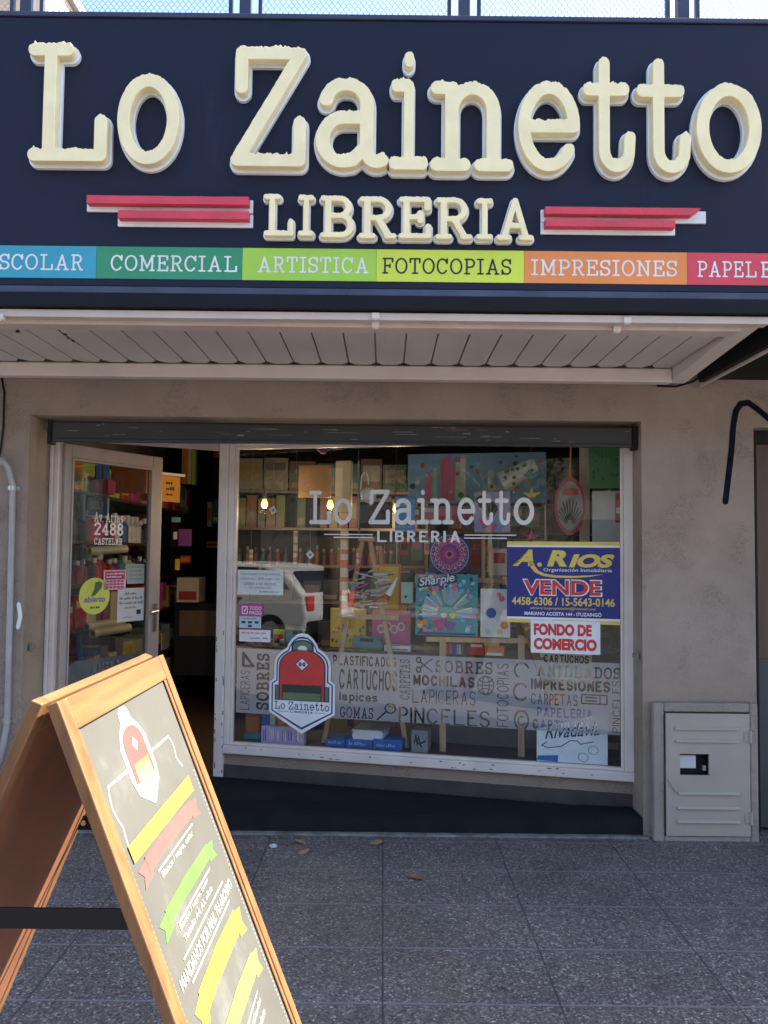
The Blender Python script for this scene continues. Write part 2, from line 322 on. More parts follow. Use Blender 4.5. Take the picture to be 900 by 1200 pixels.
def glyph(ch, r, sf):
    lo, hi = r, 1 - r; X = 0.75 - r; mid = 0.5; S = []
    s = 0.13 if sf else 0.0
    def L(*p): S.append(list(p))
    def SB(x, a=None, b=None):                              # bottom / top serifs
        if sf: L((x - (a if a is not None else s), lo), (x + (b if b is not None else s), lo))
    def ST(x, a=None, b=None, y=None):
        if sf: L((x - (a if a is not None else s), hi if y is None else y), (x + (b if b is not None else s), hi if y is None else y))
    w = 0.5
    if ch == 'L':
        x = s + 0.04; w = 0.56 + s * .6; L((x, lo), (x, hi)); ST(x, s + .02, s + .02); L((x - s, lo), (w, lo))
        if sf: L((w, lo), (w, 0.34))
    elif ch == 'o': w = 0.46; L(*arc(w / 2, (lo + X) / 2, w / 2, (X - lo) / 2, 0, 360, 32))
    elif ch == 'Z':
        w = 0.56; L((0.0 if not sf else .03, hi), (w, hi)); L((w, hi), (0, lo)); L((0, lo), (w, lo))
        if sf: L((.03, hi), (.03, 0.66)); L((w, lo), (w, 0.36))
    elif ch == 'a':
        w = 0.50; xs = 0.38
        L(*(([(0.045, X - .13)] if sf else []) + arc(.20, X - .15, .155, .15, 165, 90, 6) + arc(.22, X - .17, .16, .17, 80, 0, 8) + [(xs, lo + .12)] + (arc(xs + .085, lo + .10, .085, .10, 180, 300, 6) if sf else [(xs, lo)])))
        L(*([(xs, X * .60)] + arc(.19, (lo + X * .60) / 2, .17, (X * .60 - lo) / 2, 90, 270, 14) + [(.26, lo + .01), (xs, lo + .13)]))
    elif ch == 'i':
        x = .17 if sf else 0.0; w = .34 if sf else 0.0; L((x, lo), (x, X)); SB(x, .17, .17)
        if sf: L((x - .15, X), (x, X))
        L((x, .93 - r * .4), (x, .955 - r * .4))
    elif ch == 'n':
        xa = .12 if sf else 0; xb = xa + .34; w = xb + (.11 if sf else 0)
        L((xa, lo), (xa, X)); L(*([(xa, X - .20)] + arc((xa + xb) / 2, X - .19, (xb - xa) / 2, .19, 165, 0, 12) + [(xb, lo)]))
        if sf: L((0, X), (xa, X))
        SB(xa, .12, .10); SB(xb, .10, .11)
    elif ch == 'e':
        w = .46; cy = (lo + X) / 2; L(*arc(w / 2, cy, w / 2, (X - lo) / 2, 0, 322, 28)); L((0, cy), (w, cy))
    elif ch == 't':
        w = .42; x = .16; L(*([(x, .97 - r)] + [(x, lo + .14)] + arc(x + .13, lo + .14, .13, .14, 180, 340, 12) + ([(x + .262, lo + .24)] if sf else []))); L((0, X), (w - .06, X))
    elif ch == 'v':
        w = .46; L((.02, X), (w / 2, lo), (w - .02, X)); 
        if sf: L((-.02, X), (.12, X)); L((w - .12, X), (w + .02, X))
    elif ch == 'r':
        w = .40; xa = .12 if sf else 0; L((xa, lo), (xa, X)); L(*([(xa, X - .18)] + arc(xa + .17, X - .17, .17, .17, 170, 40, 8))); SB(xa, .12, .12)
        if sf: L((0, X), (xa, X))
    elif ch == 's':
        w = .38; c = w / 2; m = (lo + X) / 2; q = (X - lo) / 4
        L(*(arc(c, m + q, c, q, 25, 270, 14) + arc(c, m - q, c, q, 90, -155, 14)))
    elif ch == 'l': x = .15 if sf else 0; w = .3 if sf else 0; L((x, lo), (x, hi)); SB(x, .15, .15)
    elif ch == 'c': w = .42; L(*arc(w / 2, (lo + X) / 2, w / 2, (X - lo) / 2, 42, 318, 24))
    elif ch == 'p': w = .46; L((0, -.22), (0, X)); L(*arc(w / 2, (lo + X) / 2, w / 2, (X - lo) / 2, 180, -180, 28))
    elif ch == 'A':
        w = .68; L((.10, lo), (w / 2, hi)); L((w / 2, hi), (w - .10, lo)); L((.19, .34), (w - .19, .34)); SB(.10, .10, .10); SB(w - .10, .10, .10)
    elif ch == 'B':
        x = .10 if sf else 0; w = x + .46; m = .53
        L((x, lo), (x, hi)); L(*([(x - s * .7, hi), (x + .24, hi)] + arc(x + .24, (hi + m) / 2, .17, (hi - m) / 2, 90, -90, 12) + [(x, m)]))
        L(*([(x + .2, m)] + arc(x + .26, (lo + m) / 2, .20, (m - lo) / 2, 90, -90, 12) + [(x - s * .7, lo)]))
    elif ch == 'C':
        w = .56; L(*arc(w / 2, mid, w / 2, hi - mid, 38, 322, 28))
        if sf: L((w * .97, hi), (w * .97, .68))
    elif ch == 'D':
        x = .10 if sf else 0; w = x + .48; L((x, lo), (x, hi)); L(*([(x - s * .7, hi), (x + .2, hi)] + arc(x + .2, mid, .28, hi - mid, 90, -90, 20) + [(x - s * .7, lo)]))
    elif ch == 'E':
        x = .10 if sf else 0; w = x + .44; L((x, lo), (x, hi)); L((x - s * .7, hi), (w - .02, hi)); L((x - s * .7, lo), (w, lo)); L((x, .52), (x + .28, .52))
        if sf: L((w - .02, hi), (w - .02, .74)); L((w, lo), (w, .28)); L((x + .28, .43), (x + .28, .61))
    elif ch == 'F':
        x = .10 if sf else 0; w = x + .43; L((x, lo), (x, hi)); L((x - s * .7, hi), (w, hi)); L((x, .50), (x + .28, .50)); SB(x, .10, .14)
        if sf: L((w, hi), (w, .74)); L((x + .28, .41), (x + .28, .59))
    elif ch == 'G':
        w = .58; L(*(arc(w / 2, mid, w / 2, hi - mid, 38, 335, 28) + [(w - .02, .42)])); L((.34, .42), (w, .42))
    elif ch == 'H':
        xa = .10 if sf else 0; xb = xa + .42; w = xb + xa; L((xa, lo), (xa, hi)); L((xb, lo), (xb, hi)); L((xa, .52), (xb, .52))
        for x in (xa, xb): SB(x, .10, .10); ST(x, .10, .10)
    elif ch == 'I': x = .15 if sf else 0; w = 2 * x; L((x, lo), (x, hi)); SB(x, .15, .15); ST(x, .15, .15)
    elif ch == 'M':
        xa = .10 if sf else 0; xb = xa + .56; w = xb + xa; L((xa, lo), (xa, hi)); L((xb, lo), (xb, hi)); L((xa, hi), ((xa + xb) / 2, .22), (xb, hi))
        for x in (xa, xb): SB(x, .10, .10)
        ST(xa, .10, 0); ST(xb, 0, .10)
    elif ch == 'N':
        xa = .10 if sf else 0; xb = xa + .46; w = xb + xa; L((xa, lo), (xa, hi)); L((xb, lo), (xb, hi)); L((xa, hi), (xb, lo)); SB(xa, .10, .10); ST(xa, .10, 0); ST(xb, .10, .10)
    elif ch == 'O': w = .60; L(*arc(w / 2, mid, w / 2, hi - mid, 0, 360, 36))
    elif ch == 'P':
        x = .10 if sf else 0; w = x + .42; L((x, lo), (x, hi)); L(*([(x - s * .7, hi), (x + .2, hi)] + arc(x + .2, (hi + .46) / 2, .22, (hi - .46) / 2, 90, -90, 14) + [(x, .46)])); SB(x, .10, .14)
    elif ch == 'R':
        x = .10 if sf else 0; w = x + .47; L((x, lo), (x, hi)); L(*([(x - s * .7, hi), (x + .2, hi)] + arc(x + .2, (hi + .49) / 2, .20, (hi - .49) / 2, 90, -90, 14) + [(x, .49)])); SB(x, .10, .10)
        L((x + .2, .49), (x + .40, lo))
        if sf: L((x + .38, lo), (w + .02, lo))
    elif ch == 'S':
        w = .46; c = w / 2; q = (hi - lo) / 4; L(*(arc(c, mid + q, c, q, 20, 270, 16) + arc(c, mid - q, c, q, 90, -160, 16)))
        if sf: L((w - .01, hi), (w - .01, .70)); L((.01, lo), (.01, .30))
    elif ch == 'T':
        w = .54; L((w / 2, lo), (w / 2, hi)); L((0, hi), (w, hi)); SB(w / 2, .13, .13)
        if sf: L((0, hi), (0, .72)); L((w, hi), (w, .72))
    elif ch == 'U':
        xa = .08 if sf else 0; xb = xa + .44; w = xb + xa; L(*([(xa, hi)] + arc((xa + xb) / 2, lo + .22, .22, .22, 180, 360, 16) + [(xb, hi)])); ST(xa, .1, .1); ST(xb, .1, .1)
    elif ch == 'V': w = .58; L((.04, hi), (w / 2, lo), (w - .04, hi)); ST(.05, .1, .1); ST(w - .05, .1, .1)
    elif ch == '2': w = .44; L(*(arc(w / 2, .72, w / 2, hi - .72, 170, -20, 14) + [(.0, lo), (w, lo)]))
    elif ch == '4': w = .48; L((.36, lo), (.36, hi), (0, .30), (w, .30)); SB(.36, .1, .1)
    elif ch == '8': w = .44; L(*arc(w / 2, .74, w * .42, hi - .74, 0, 360, 24)); L(*arc(w / 2, (.50 + lo) / 2, w / 2, (.50 - lo) / 2, 0, 360, 24))
    elif ch == '0': w = .36; L(*arc(w / 2, mid, w / 2, hi - mid, 0, 360, 30))
    elif ch == '.': w = .02; L((0, lo), (.01, lo))
    return S, w

def contour(S, r, cell, grow=0.0, rough=0.0, seed=0):
    pts = [p for st in S for p in st]; R = r + grow
    x0 = min(p[0] for p in pts) - R - 2.5 * cell; x1 = max(p[0] for p in pts) + R + 2.5 * cell
    y0 = min(p[1] for p in pts) - R - 2.5 * cell; y1 = max(p[1] for p in pts) + R + 2.5 * cell
    nx = int((x1 - x0) / cell) + 2; ny = int((y1 - y0) / cell) + 2
    gx, gy = np.meshgrid(x0 + np.arange(nx) * cell, y0 + np.arange(ny) * cell)
    d = np.full(gx.shape, 9.0)
    for st in S:
        for (ax, ay), (bx, by) in zip(st[:-1], st[1:]):
            dx, dy = bx - ax, by - ay; l2 = dx * dx + dy * dy
            t = np.clip(((gx - ax) * dx + (gy - ay) * dy) / l2, 0, 1) if l2 > 1e-12 else 0.0
            d = np.minimum(d, np.hypot(gx - ax - t * dx, gy - ay - t * dy))
    d = d - R
    if rough:                                              # crumbled upper edges
        g = np.gradient(d, cell); up = np.clip(g[0], 0, 1)
        rs = np.random.RandomState(seed); n = np.zeros_like(d)
        for k, a in ((5, 1.0), (2, .8)):
            c = rs.rand(ny // k + 2, nx // k + 2)
            iy = np.arange(ny) / k; ix = np.arange(nx) / k
            fy = iy.astype(int); fx = ix.astype(int); ty = (iy - fy)[:, None]; tx = (ix - fx)[None, :]
            n += a * ((c[fy][:, fx] * (1 - tx) + c[fy][:, fx + 1] * tx) * (1 - ty) + (c[fy + 1][:, fx] * (1 - tx) + c[fy + 1][:, fx + 1] * tx) * ty)
        d = d + (n - 0.9) * rough * up ** 2
    inside = d < 0
    case = (inside[:-1, :-1] * 1 + inside[:-1, 1:] * 2 + inside[1:, 1:] * 4 + inside[1:, :-1] * 8)
    link = {}; pos = {}
    TAB = {1: [(3, 0)], 2: [(0, 1)], 3: [(3, 1)], 4: [(1, 2)], 5: [(3, 0), (1, 2)], 6: [(0, 2)], 7: [(3, 2)], 8: [(2, 3)], 9: [(2, 0)], 10: [(0, 1), (2, 3)], 11: [(2, 1)], 12: [(1, 3)], 13: [(1, 0)], 14: [(0, 3)]}
    js, is_ = np.nonzero((case > 0) & (case < 15))
    for j, i in zip(js.tolist(), is_.tolist()):
        def key(e):
            if e == 0: k = (0, j, i); a, b = d[j, i], d[j, i + 1]; p = (x0 + (i + a / (a - b)) * cell, y0 + j * cell) if k not in pos else None
            elif e == 2: k = (0, j + 1, i); a, b = d[j + 1, i], d[j + 1, i + 1]; p = (x0 + (i + a / (a - b)) * cell, y0 + (j + 1) * cell) if k not in pos else None
            elif e == 3: k = (1, j, i); a, b = d[j, i], d[j + 1, i]; p = (x0 + i * cell, y0 + (j + a / (a - b)) * cell) if k not in pos else None
            else: k = (1, j, i + 1); a, b = d[j, i + 1], d[j + 1, i + 1]; p = (x0 + (i + 1) * cell, y0 + (j + a / (a - b)) * cell) if k not in pos else None
            if p: pos[k] = p
            return k
        for e0, e1 in TAB[int(case[j, i])]:
            a, b = key(e0), key(e1); link.setdefault(a, []).append(b); link.setdefault(b, []).append(a)
    loops = []; seen = set()
    for st in link:
        if st in seen: continue
        lp = [st]; seen.add(st); cur = st
        while True:
            nx_ = [q for q in link[cur] if q not in seen]
            if not nx_: break
            cur = nx_[0]; seen.add(cur); lp.append(cur)
        P = [pos[k] for k in lp]
        for tol in (0.0006, 0.0012):                        # thin out straight runs
            if len(P) < 12: break
            keep = []
            n = len(P)
            for i in range(n):
                a, b, c = P[i - 1], P[i], P[(i + 1) % n]
                l = math.hypot(c[0] - a[0], c[1] - a[1]) or 1e-9
                h = abs((c[0] - a[0]) * (b[1] - a[1]) - (c[1] - a[1]) * (b[0] - a[0])) / l
                if h > tol or i % 2: keep.append(b)
            P = keep if len(keep) > 8 else P
        if len(P) > 4: loops.append(P)
    return loops

_GC = {}
def glyph_loops(ch, r, sf, cell=None, grow=0.0, rough=0.0, seed=0):
    k = (ch, r, sf, cell, grow, rough, seed)
    if k not in _GC:
        S, w = glyph(ch, r, sf)
        _GC[k] = (contour(S, r, cell or r / 3.2, grow, rough, seed), w)
    return _GC[k]

def text_loops(txt, r, sf, gap=0.10):
    out = []; x = 0.0
    for ch in txt:
        if ch == ' ': x += 0.34; continue
        lp, w = glyph_loops(ch, r, sf)
        for l in lp: out.append([(p[0] + x + r, p[1]) for p in l])
        x += w + 2 * r + gap
    return out

def fit(loops, rect, rot=0, keep_height=None):
    """Scale loops to fill rect (u0, v0, u1, v1); rot=90 reads upwards."""
    if rot: loops = [[(-y, x) for x, y in l] for l in loops]
    xs = [p[0] for l in loops for p in l]; ys = [p[1] for l in loops for p in l]
    a0, a1, b0, b1 = min(xs), max(xs), min(ys), max(ys); u0, v0, u1, v1 = rect
    return [[(u0 + (x - a0) / (a1 - a0) * (u1 - u0), v0 + (y - b0) / (b1 - b0) * (v1 - v0)) for x, y in l] for l in loops]

def fill_loops(loops, fr, name, m, parent, off=0.001, extrude=0.0, bevel=0.0):
    cu = bpy.data.curves.new('outline', 'CURVE'); cu.dimensions = '2D'; cu.fill_mode = 'BOTH' if not extrude else 'BOTH'
    cu.extrude = extrude; cu.bevel_depth = bevel; cu.bevel_resolution = 1
    for l in loops:
        sp = cu.splines.new('POLY'); sp.points.add(len(l) - 1); sp.use_cyclic_u = True
        sp.points.foreach_set('co', [c for p in l for c in (p[0], p[1], 0.0, 1.0)])
    return curve_to_mesh(cu, fr, name, m, parent, off + extrude + bevel)

def cut_sheet(loops, fr, name, m, parent, off):
    """A thin sheet with every inner outline cut out of it (islands inside the cuts stay)."""
    from mathutils.geometry import delaunay_2d_cdt
    vs = []; es = []
    for l in loops:
        k = len(vs); vs += [Vector(p) for p in l]; es += [(k + i, k + (i + 1) % len(l)) for i in range(len(l))]
    ov, _e, of, *_ = delaunay_2d_cdt(vs, es, [], 0, 1e-6)
    P = np.array([[sum(ov[i][0] for i in f) / 3, sum(ov[i][1] for i in f) / 3] for f in of]); ins = np.zeros(len(P), bool)
    for l in loops:
        for (ax, ay), (bx, by) in zip(l, l[1:] + l[:1]):
            if ay == by: continue
            c = (ay > P[:, 1]) != (by > P[:, 1]); ins ^= c & (P[:, 0] < (bx - ax) * (P[:, 1] - ay) / (by - ay) + ax)
    mb = MB(); mb.add([fr.w(v[0], v[1], off) for v in ov], [tuple(f) for f, k in zip(of, ins) if k])
    return mb.build(name, m, parent)

def curve_to_mesh(cu, fr, name, m, parent, off, rect=None, shear=0.0, rot=0):
    tmp = bpy.data.objects.new('outline', cu)
    me0 = bpy.data.meshes.new_from_object(tmp)
    vs = [v.co.copy() for v in me0.vertices]; fs = [tuple(p.vertices) for p in me0.polygons]
    bpy.data.objects.remove(tmp); bpy.data.curves.remove(cu); bpy.data.meshes.remove(me0)
    if rect is not None:
        for v in vs: v.x += shear * v.y
        if rot: vs = [Vector((-v.y, v.x, v.z)) for v in vs]
        a0, a1 = min(v.x for v in vs), max(v.x for v in vs); b0, b1 = min(v.y for v in vs), max(v.y for v in vs)
        u0, v0, u1, v1 = rect
        for v in vs: v.x = u0 + (v.x - a0) / max(a1 - a0, 1e-6) * (u1 - u0); v.y = v0 + (v.y - b0) / max(b1 - b0, 1e-6) * (v1 - v0)
    mb = MB(); mb.add([fr.w(v.x, v.y, v.z + off) for v in vs], fs)
    return mb.build(name, m, parent)

def slab(txt, rect, fr, m, parent, r=0.05, sf=True, off=0.0015, name='lettering', gap=0.10, rot=0):
    return fill_loops(fit(text_loops(txt, r, sf, gap), rect, rot), fr, name, m, parent, off)

def sans(txt, rect, fr, m, parent, bold=0.0, shear=0.0, off=0.0015, name='lettering', rot=0):
    cu = bpy.data.curves.new('words', 'FONT'); cu.body = txt; cu.offset = bold; cu.resolution_u = 4
    return curve_to_mesh(cu, fr, name, m, parent, off, rect, shear, rot)

def scribble(fr, rows, m, parent, off, rng, name='small_print'):
    """Rows of print too small to read: rect rows (u0, v0, u1, v1) broken into word-long dashes."""
    mb = MB()
    for u0, v0, u1, v1 in rows:
        u = u0
        while u < u1 - (v1 - v0):
            w = (v1 - v0) * rng.uniform(1.2, 4.0); e = min(u + w, u1)
            h = v1 - v0
            k = u
            while k < e:                                    # letter-like ticks
                q = h * rng.uniform(.35, .6); t = v0 + h * rng.choice((.62, .62, 1.0))
                mb.add([fr.w(k, v0, off), fr.w(min(k + q, e), v0, off), fr.w(min(k + q, e), t, off), fr.w(k, t, off)], [(0, 1, 2, 3)])
                k += q + h * .16
            u = e + h * .5
    return mb.build(name, m, parent)

def sheet(fr, u0, v0, u1, v1, c0, th, m, name, parent=None):
    return MB().fbox(fr, u0, u1, v0, v1, c0, c0 + th).build(name, m, parent)

# ================================================================ THE SETTING
YF = 4.60                                                # face of the shop wall
kind(MB().box(-400, 400, -400, 400, -0.40, -0.16).build('ground', mat('far_ground', (0.16, 0.15, 0.13), 0.9, var=0.2, scale=0.4)))
ASPH = mat('asphalt', (0.055, 0.055, 0.058), 0.85, var=0.25, scale=3, bump=0.3, bscale=90)
kind(MB().box(-80, 80, -9.2, -1.5, -0.155, -0.14).build('road', ASPH))
kind(MB().box(-40, 40, -1.32, 9.7, -0.15, 0.0).build('pavement', PAVE))
kind(MB().box(-40, 40, -1.5, -1.322, -0.15, -0.012).build('kerb', CEMENT, bevel=0.02))
kind(MB().box(-40, 40, -13, -9.202, -0.15, 0.0).build('far_pavement', CEMENT))

# ---------------------------------------------------------------- the shop building
XL, XR, ZL = -1.965, 1.42, 2.262                         # the shop front opening
WO = V(-1.058, 5.40, 0); WE = V(1.44, 4.80, 0)
WF = Frame(WO, WE - WO, (0, 0, 1)); WLEN = (WE - WO).length
shop = thing('shop_building', 'beige rendered single storey shop building with a wide recessed front', 'building', (0, 6, 0))
w = MB()
w.box(-7, XL, YF, YF + .2, -0.1, 3.6); w.box(XL - .3, XL - .0005, YF + .2, YF + .42, -0.1, 2.76); w.box(XL, XR, YF, YF + .2, ZL, 3.6); w.box(XR, 2.04, YF, YF + .2, -0.1, 3.6)
w.box(2.04, 2.95, YF, YF + .2, 2.235, 3.6); w.box(2.95, 9, YF, YF + .2, -0.1, 3.6)
w.build('facade_wall', STUCCO, shop)
rc = MB(); rc.prism(Frame((0, 0, 0), (1, 0, 0), (0, 1, 0)), [(XL, YF + .202), (XR, YF + .202), (WE.x, YF + .215), (WO.x + .05, WO.y + .07), (XL, YF + .42)], 2.262, 2.768)
rc.build('recess_ceiling', PLASTER, shop)
iw = MB(); iw.box(-2.5, -2.40, YF + .201, 9.7, 0, 3.6); iw.box(2.30, 2.40, YF + .201, 9.7, 0, 3.6); iw.box(-2.4, 2.3, 9.6, 9.7, 0, 3.6)
iw.build('interior_wall', INTW, shop)
MB().box(-2.398, 2.298, YF + .201, 9.598, 2.77, 2.85).build('interior_ceiling', mat('interior_ceiling_paint', (0.16, 0.15, 0.14), 0.8, var=0.1, scale=2), shop)
MB().box(-7, 9, YF + .002, 9.8, 3.602, 3.70).build('roof', CEMENT, shop)
MB().box(-2.05, -1.86, 8.8, 9.0, 0.1, 2.75).build('interior_pillar', BLACKP, shop)
MB().fbox(WF, 0.06, WLEN, 0.085, 0.245, -0.07, 0.0).build('sill_wall', PLASTER, shop)
MB().fbox(WF, 0.064, WLEN - .002, 0.093, 0.172, 0.0005, 0.012).build('skirting', mat('dark_skirting', (.055, .043, .038), .7, var=.35, scale=9), shop)
# spray line and a daub of paint on the wall
WALLF = Frame((0, YF, 0), (1, 0, 0), (0, 0, 1))
gr = [WALLF.px(*p) for p in [(850, 588), (853, 562), (857, 528), (859, 500), (862, 482), (868, 473), (877, 472), (888, 480), (900, 490), (915, 502)]]
g = fill_loops(contour([gr], 0.0165, 0.006), WALLF, 'graffiti', mat('black_spray', (0.010, 0.012, 0.022), 0.9, var=0.5, scale=14, spec=.05), shop, 0.002); g['label'] = 'hooked black spray paint line beside the doorway'
g = fill_loops(contour([[WALLF.px(22, 708), WALLF.px(24, 722), WALLF.px(21, 735)]], 0.011, 0.004, rough=0.012, seed=3), WALLF, 'paint_daub', PAPERW, shop, 0.002); g['label'] = 'small white paint daub on the left wall'

kind(MB().box(-2.4, 2.3, YF + .25, 9.6, 0.002, 0.085).build('floor', INTFLOOR))
st = MB().prism(Frame((0, 0, 0), (1, 0, 0), (0, 1, 0)), [(XL + .002, YF + .02), (XR - .002, YF + .02), (XR - .002, YF + .20), (WE.x - .05, WE.y - .03), (WO.x - .02, WO.y - .02), (-1.9, 5.04), (XL + .002, 4.95)], 0.002, 0.092)
tread = MB()
o = st.build('entrance_step', CEMENT, None); tag(o, 'dark low step filling the recessed shop entrance', 'step')
mt = MB(); FL = Frame((0, 0, 0), (1, 0, 0), (0, 1, 0))
mt.prism(FL, [(XL + .01, YF + .008), (XR - .006, YF + .008), (XR - .006, YF + .19), (WE.x - .06, WE.y - .05), (WO.x - .0, WO.y - .05), (-1.88, 4.97), (XL + .01, 4.90)], 0.094, 0.104)
mt.box(XL + .01, XR - .006, YF + .004, YF + .0185, 0.012, 0.0935)
for k in range(26):                                      # ribs along the front of the mat
    y = YF + .02 + k * .0085
    mt.box(XL + .02 + max(0, (y - 4.78)) * .2, XR - .02 - max(0, (y - 4.79)) * 14, y, y + .0045, 0.1035, 0.1065)
o = mt.build('rubber_mat', RUBBER); tag(o, 'black ribbed rubber mat covering the shop entrance step', 'mat')
o = MB().box(XL, XR + .02, YF - .035, YF + .002, 0.001, 0.012).build('cement_strip', mat('pale_cement', (0.21, 0.195, 0.18), 0.95, var=0.6, scale=7, bump=.5, dirt=((.09, .085, .085), 9, .5))); kind(o)

# shutter bottom bar under the lintel
sh = thing('roller_shutter', 'dark grey rolled up shutter bar under the beige lintel', 'shutter', (-.24, 4.68, 2.18))
MB().box(-1.86, 1.385, 4.640, 4.70, 2.125, 2.238).build('bottom_bar', SHUTTER, sh, bevel=0.012)
MB().box(-1.85, 1.375, 4.632, 4.66, 2.120, 2.140).build('lip', SHUTTER, sh, bevel=0.004)
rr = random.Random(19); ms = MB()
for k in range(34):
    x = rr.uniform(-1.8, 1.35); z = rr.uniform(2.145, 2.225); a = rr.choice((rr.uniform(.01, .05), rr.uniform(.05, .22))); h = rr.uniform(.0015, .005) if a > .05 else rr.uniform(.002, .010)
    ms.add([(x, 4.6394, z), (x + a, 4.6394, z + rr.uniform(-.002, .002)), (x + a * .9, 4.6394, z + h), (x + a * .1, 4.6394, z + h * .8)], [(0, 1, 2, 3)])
ms.build('scuff_marks', mat('bare_zinc_scuff', (.17, .165, .16), .6, var=.5, scale=30), sh)  # pale scuffs on the bar, laid on as flat quads
for x in (-1.885, 1.387): MB().box(x, x + .023, 4.645, 4.71, 2.11, 2.245).build('guide', BLACKM, sh)
lk = MB(); lk.box(XL - .001, XL + .032, 4.67, 4.70, 0.965, .99); lk.box(XL + .012, XL + .03, 4.655, 4.669, 0.955, 1.005)
tag(lk.build('shutter_hasp', CEMENT, bevel=.004), 'small painted hasp on the left reveal of the shop front', 'hasp')
lk = MB(); lk.box(XR - .036, XR + .001, 4.64, 4.67, 0.955, 0.98); lk.box(XR - .028, XR - .012, 4.625, 4.6395, 0.945, 0.995)
tag(lk.build('shutter_hasp', CEMENT, bevel=.004), 'small painted hasp beside the right end of the shop window', 'hasp')

# ---------------------------------------------------------------- shop window
win = thing('shop_window', 'large white framed shop window with name lettering and frosted word band', 'window', (WO.x, WO.y, 0.1))
f = MB()
f.fbox(WF, 0.0, 0.062, 0.092, 2.258, -0.05, 0.035); f.fbox(WF, 0.0625, WLEN - .001, 0.247, 0.300, -0.04, 0.040)
f.fbox(WF, 0.0625, 0.10, 0.3005, 2.258, -0.035, 0.022); f.fbox(WF, WLEN - .062, WLEN, 0.3005, 2.258, -0.035, 0.035)
f.fbox(WF, 0.1005, WLEN - .0625, 2.195, 2.258, -0.035, 0.03)
fr_o = sub(f.build('frame', FRAMEW, win, bevel=0.006))
b = MB(); b.fbox(WF, 0.1005, 0.118, 0.318, 2.194, -0.02, 0.012); b.fbox(WF, WLEN - .080, WLEN - .0625, 0.318, 2.194, -0.02, 0.012)
b.fbox(WF, 0.1005, WLEN - .0625, 0.3003, 0.3178, -0.02, 0.016); b.fbox(WF, 0.118, WLEN - .080, 2.178, 2.1945, -0.02, 0.012)
b.build('glazing_bead', FRAMEW, fr_o, bevel=0.003)
sc_ = MB(); rr = random.Random(3)
for k in range(26):
    u = rr.uniform(.12, 2.4); vv = rr.uniform(.255, .292)
    sc_.fbox(WF, u, u + rr.uniform(.004, .022), vv, vv + rr.uniform(.003, .007), 0.0402, 0.0406)
for k in range(22):
    vv = rr.uniform(.12, 1.0); u = rr.choice((rr.uniform(.001, .01), rr.uniform(.052, .060)))
    sc_.fbox(WF, u, u + .006, vv, vv + rr.uniform(.006, .03), 0.0352, 0.0356)
sc_.build('paint_chip', mat('bare_rusty_chip', (0.10, 0.075, 0.06), .8, var=.3), fr_o)
sheet(WF, 0.1, 0.31, WLEN - .07, 2.185, -0.006, 0.005, GLASS, 'glass_pane', win)
WT = WF.at(0.001)
def wr(l, t, r, b): return WF.rect(l, t, r, b)
# name on the glass
for ch, l, r, t in (('L', 362, 388, 575), ('o', 391, 413, 584), ('Z', 432, 457, 574), ('a', 462, 487, 584), ('i', 488, 503, 574), ('n', 504, 532, 584), ('e', 536, 557, 583), ('t', 560, 578, 575), ('t', 580, 598, 575), ('o', 602, 626, 583)):
    lp, _ = glyph_loops(ch, 0.062, True)
    u0, v0, u1, v1 = wr(l, t, r, 614.2); fill_loops(fit(lp, (u0, 1.697 - (0.004 if ch in 'oeat' else 0), u1, v1)), WF, 'name_letter', VINYLW, win, 0.0012)
slab('LIBRERIA', wr(442, 622, 539, 635.5), WF, VINYLW, win, r=0.085, sf=False, gap=.20, off=.0012)
ln = MB()
for l, r, y in ((380, 437, 626.7), (391, 437, 630.2), (544, 605, 626.7), (544, 594, 630.2)):
    u0, _, u1, _ = wr(l, y - 1, r, y + 1); vv = WF.px(490, y)[1]; ln.fbox(WF, u0, u1, vv - .0035, vv + .0035, 0.001, 0.0016)
ln.build('name_rule', VINYLW, win)

# frosted band with the words cut out of it
bl = []
def word(txt, l, t, r, b, rad=.06, sf=False, rot=0, gap=.12):
    bl.extend(fit(text_loops(txt, rad, sf, gap), wr(l, t, r, b), rot))
def icon(strokes, l, t, r, b, rad):
    bl.extend(fit(contour(strokes, rad, rad / 3), wr(l, t, r, b)))
word('LAPICERAS', 281, 786, 292, 832, .045, rot=90)
icon([[(0, 0), (0, 1), (.62, 0), (0, 0)]], 283, 764, 298, 782, .09)
word('SOBRES', 300, 766, 315, 832, .085, True, 90)
word('PLASTIFICADOS', 390, 769, 464, 781, .085)
word('CARTUCHOS', 397, 785, 465, 809, .075)
word('lapices', 397, 812, 442, 825, .095)
word('GOMAS', 398, 829, 437, 842, .06, True)
icon([arc(.72, .70, .26, .26, 0, 360, 24), [(.5, .5), (.06, .04)], arc(.72, .70, .13, .13, 20, 120, 8)], 441, 824, 464, 845, .04)
word('CARPETAS', 468, 773, 480, 820, .05, True, 90)
icon([arc(.2, .8, .16, .16, 0, 360, 16), arc(.2, .2, .16, .16, 0, 360, 16), [(.32, .68), (1.2, .1)], [(.32, .32), (1.2, .9)]], 487, 770, 507, 789, .05)
word('SOBRES', 510, 775, 577, 789.5, .075, True)
word('MOCHILAS', 484, 792, 556, 805, .11)
icon([arc(.5, .5, .45, .45, 0, 360, 24), arc(.5, .5, .2, .45, 0, 360, 20), [(.05, .5), (.95, .5)], arc(.5, .9, .42, .25, 200, 340, 8), arc(.5, .1, .42, .25, 20, 160, 8)], 559, 792, 579, 815, .03)
word('LAPICERAS', 483, 809, 557, 825.5, .04)
word('PINCELES', 467, 831, 574, 850, .055)
word('FOTOCOPIAS', 582, 778, 596, 852, .05, False, 90)
icon([arc(.5, .55, .42, .42, 0, 360, 22), arc(.5, .5, .2, .2, 60, 330, 12)], 602, 832, 620, 856, .05)
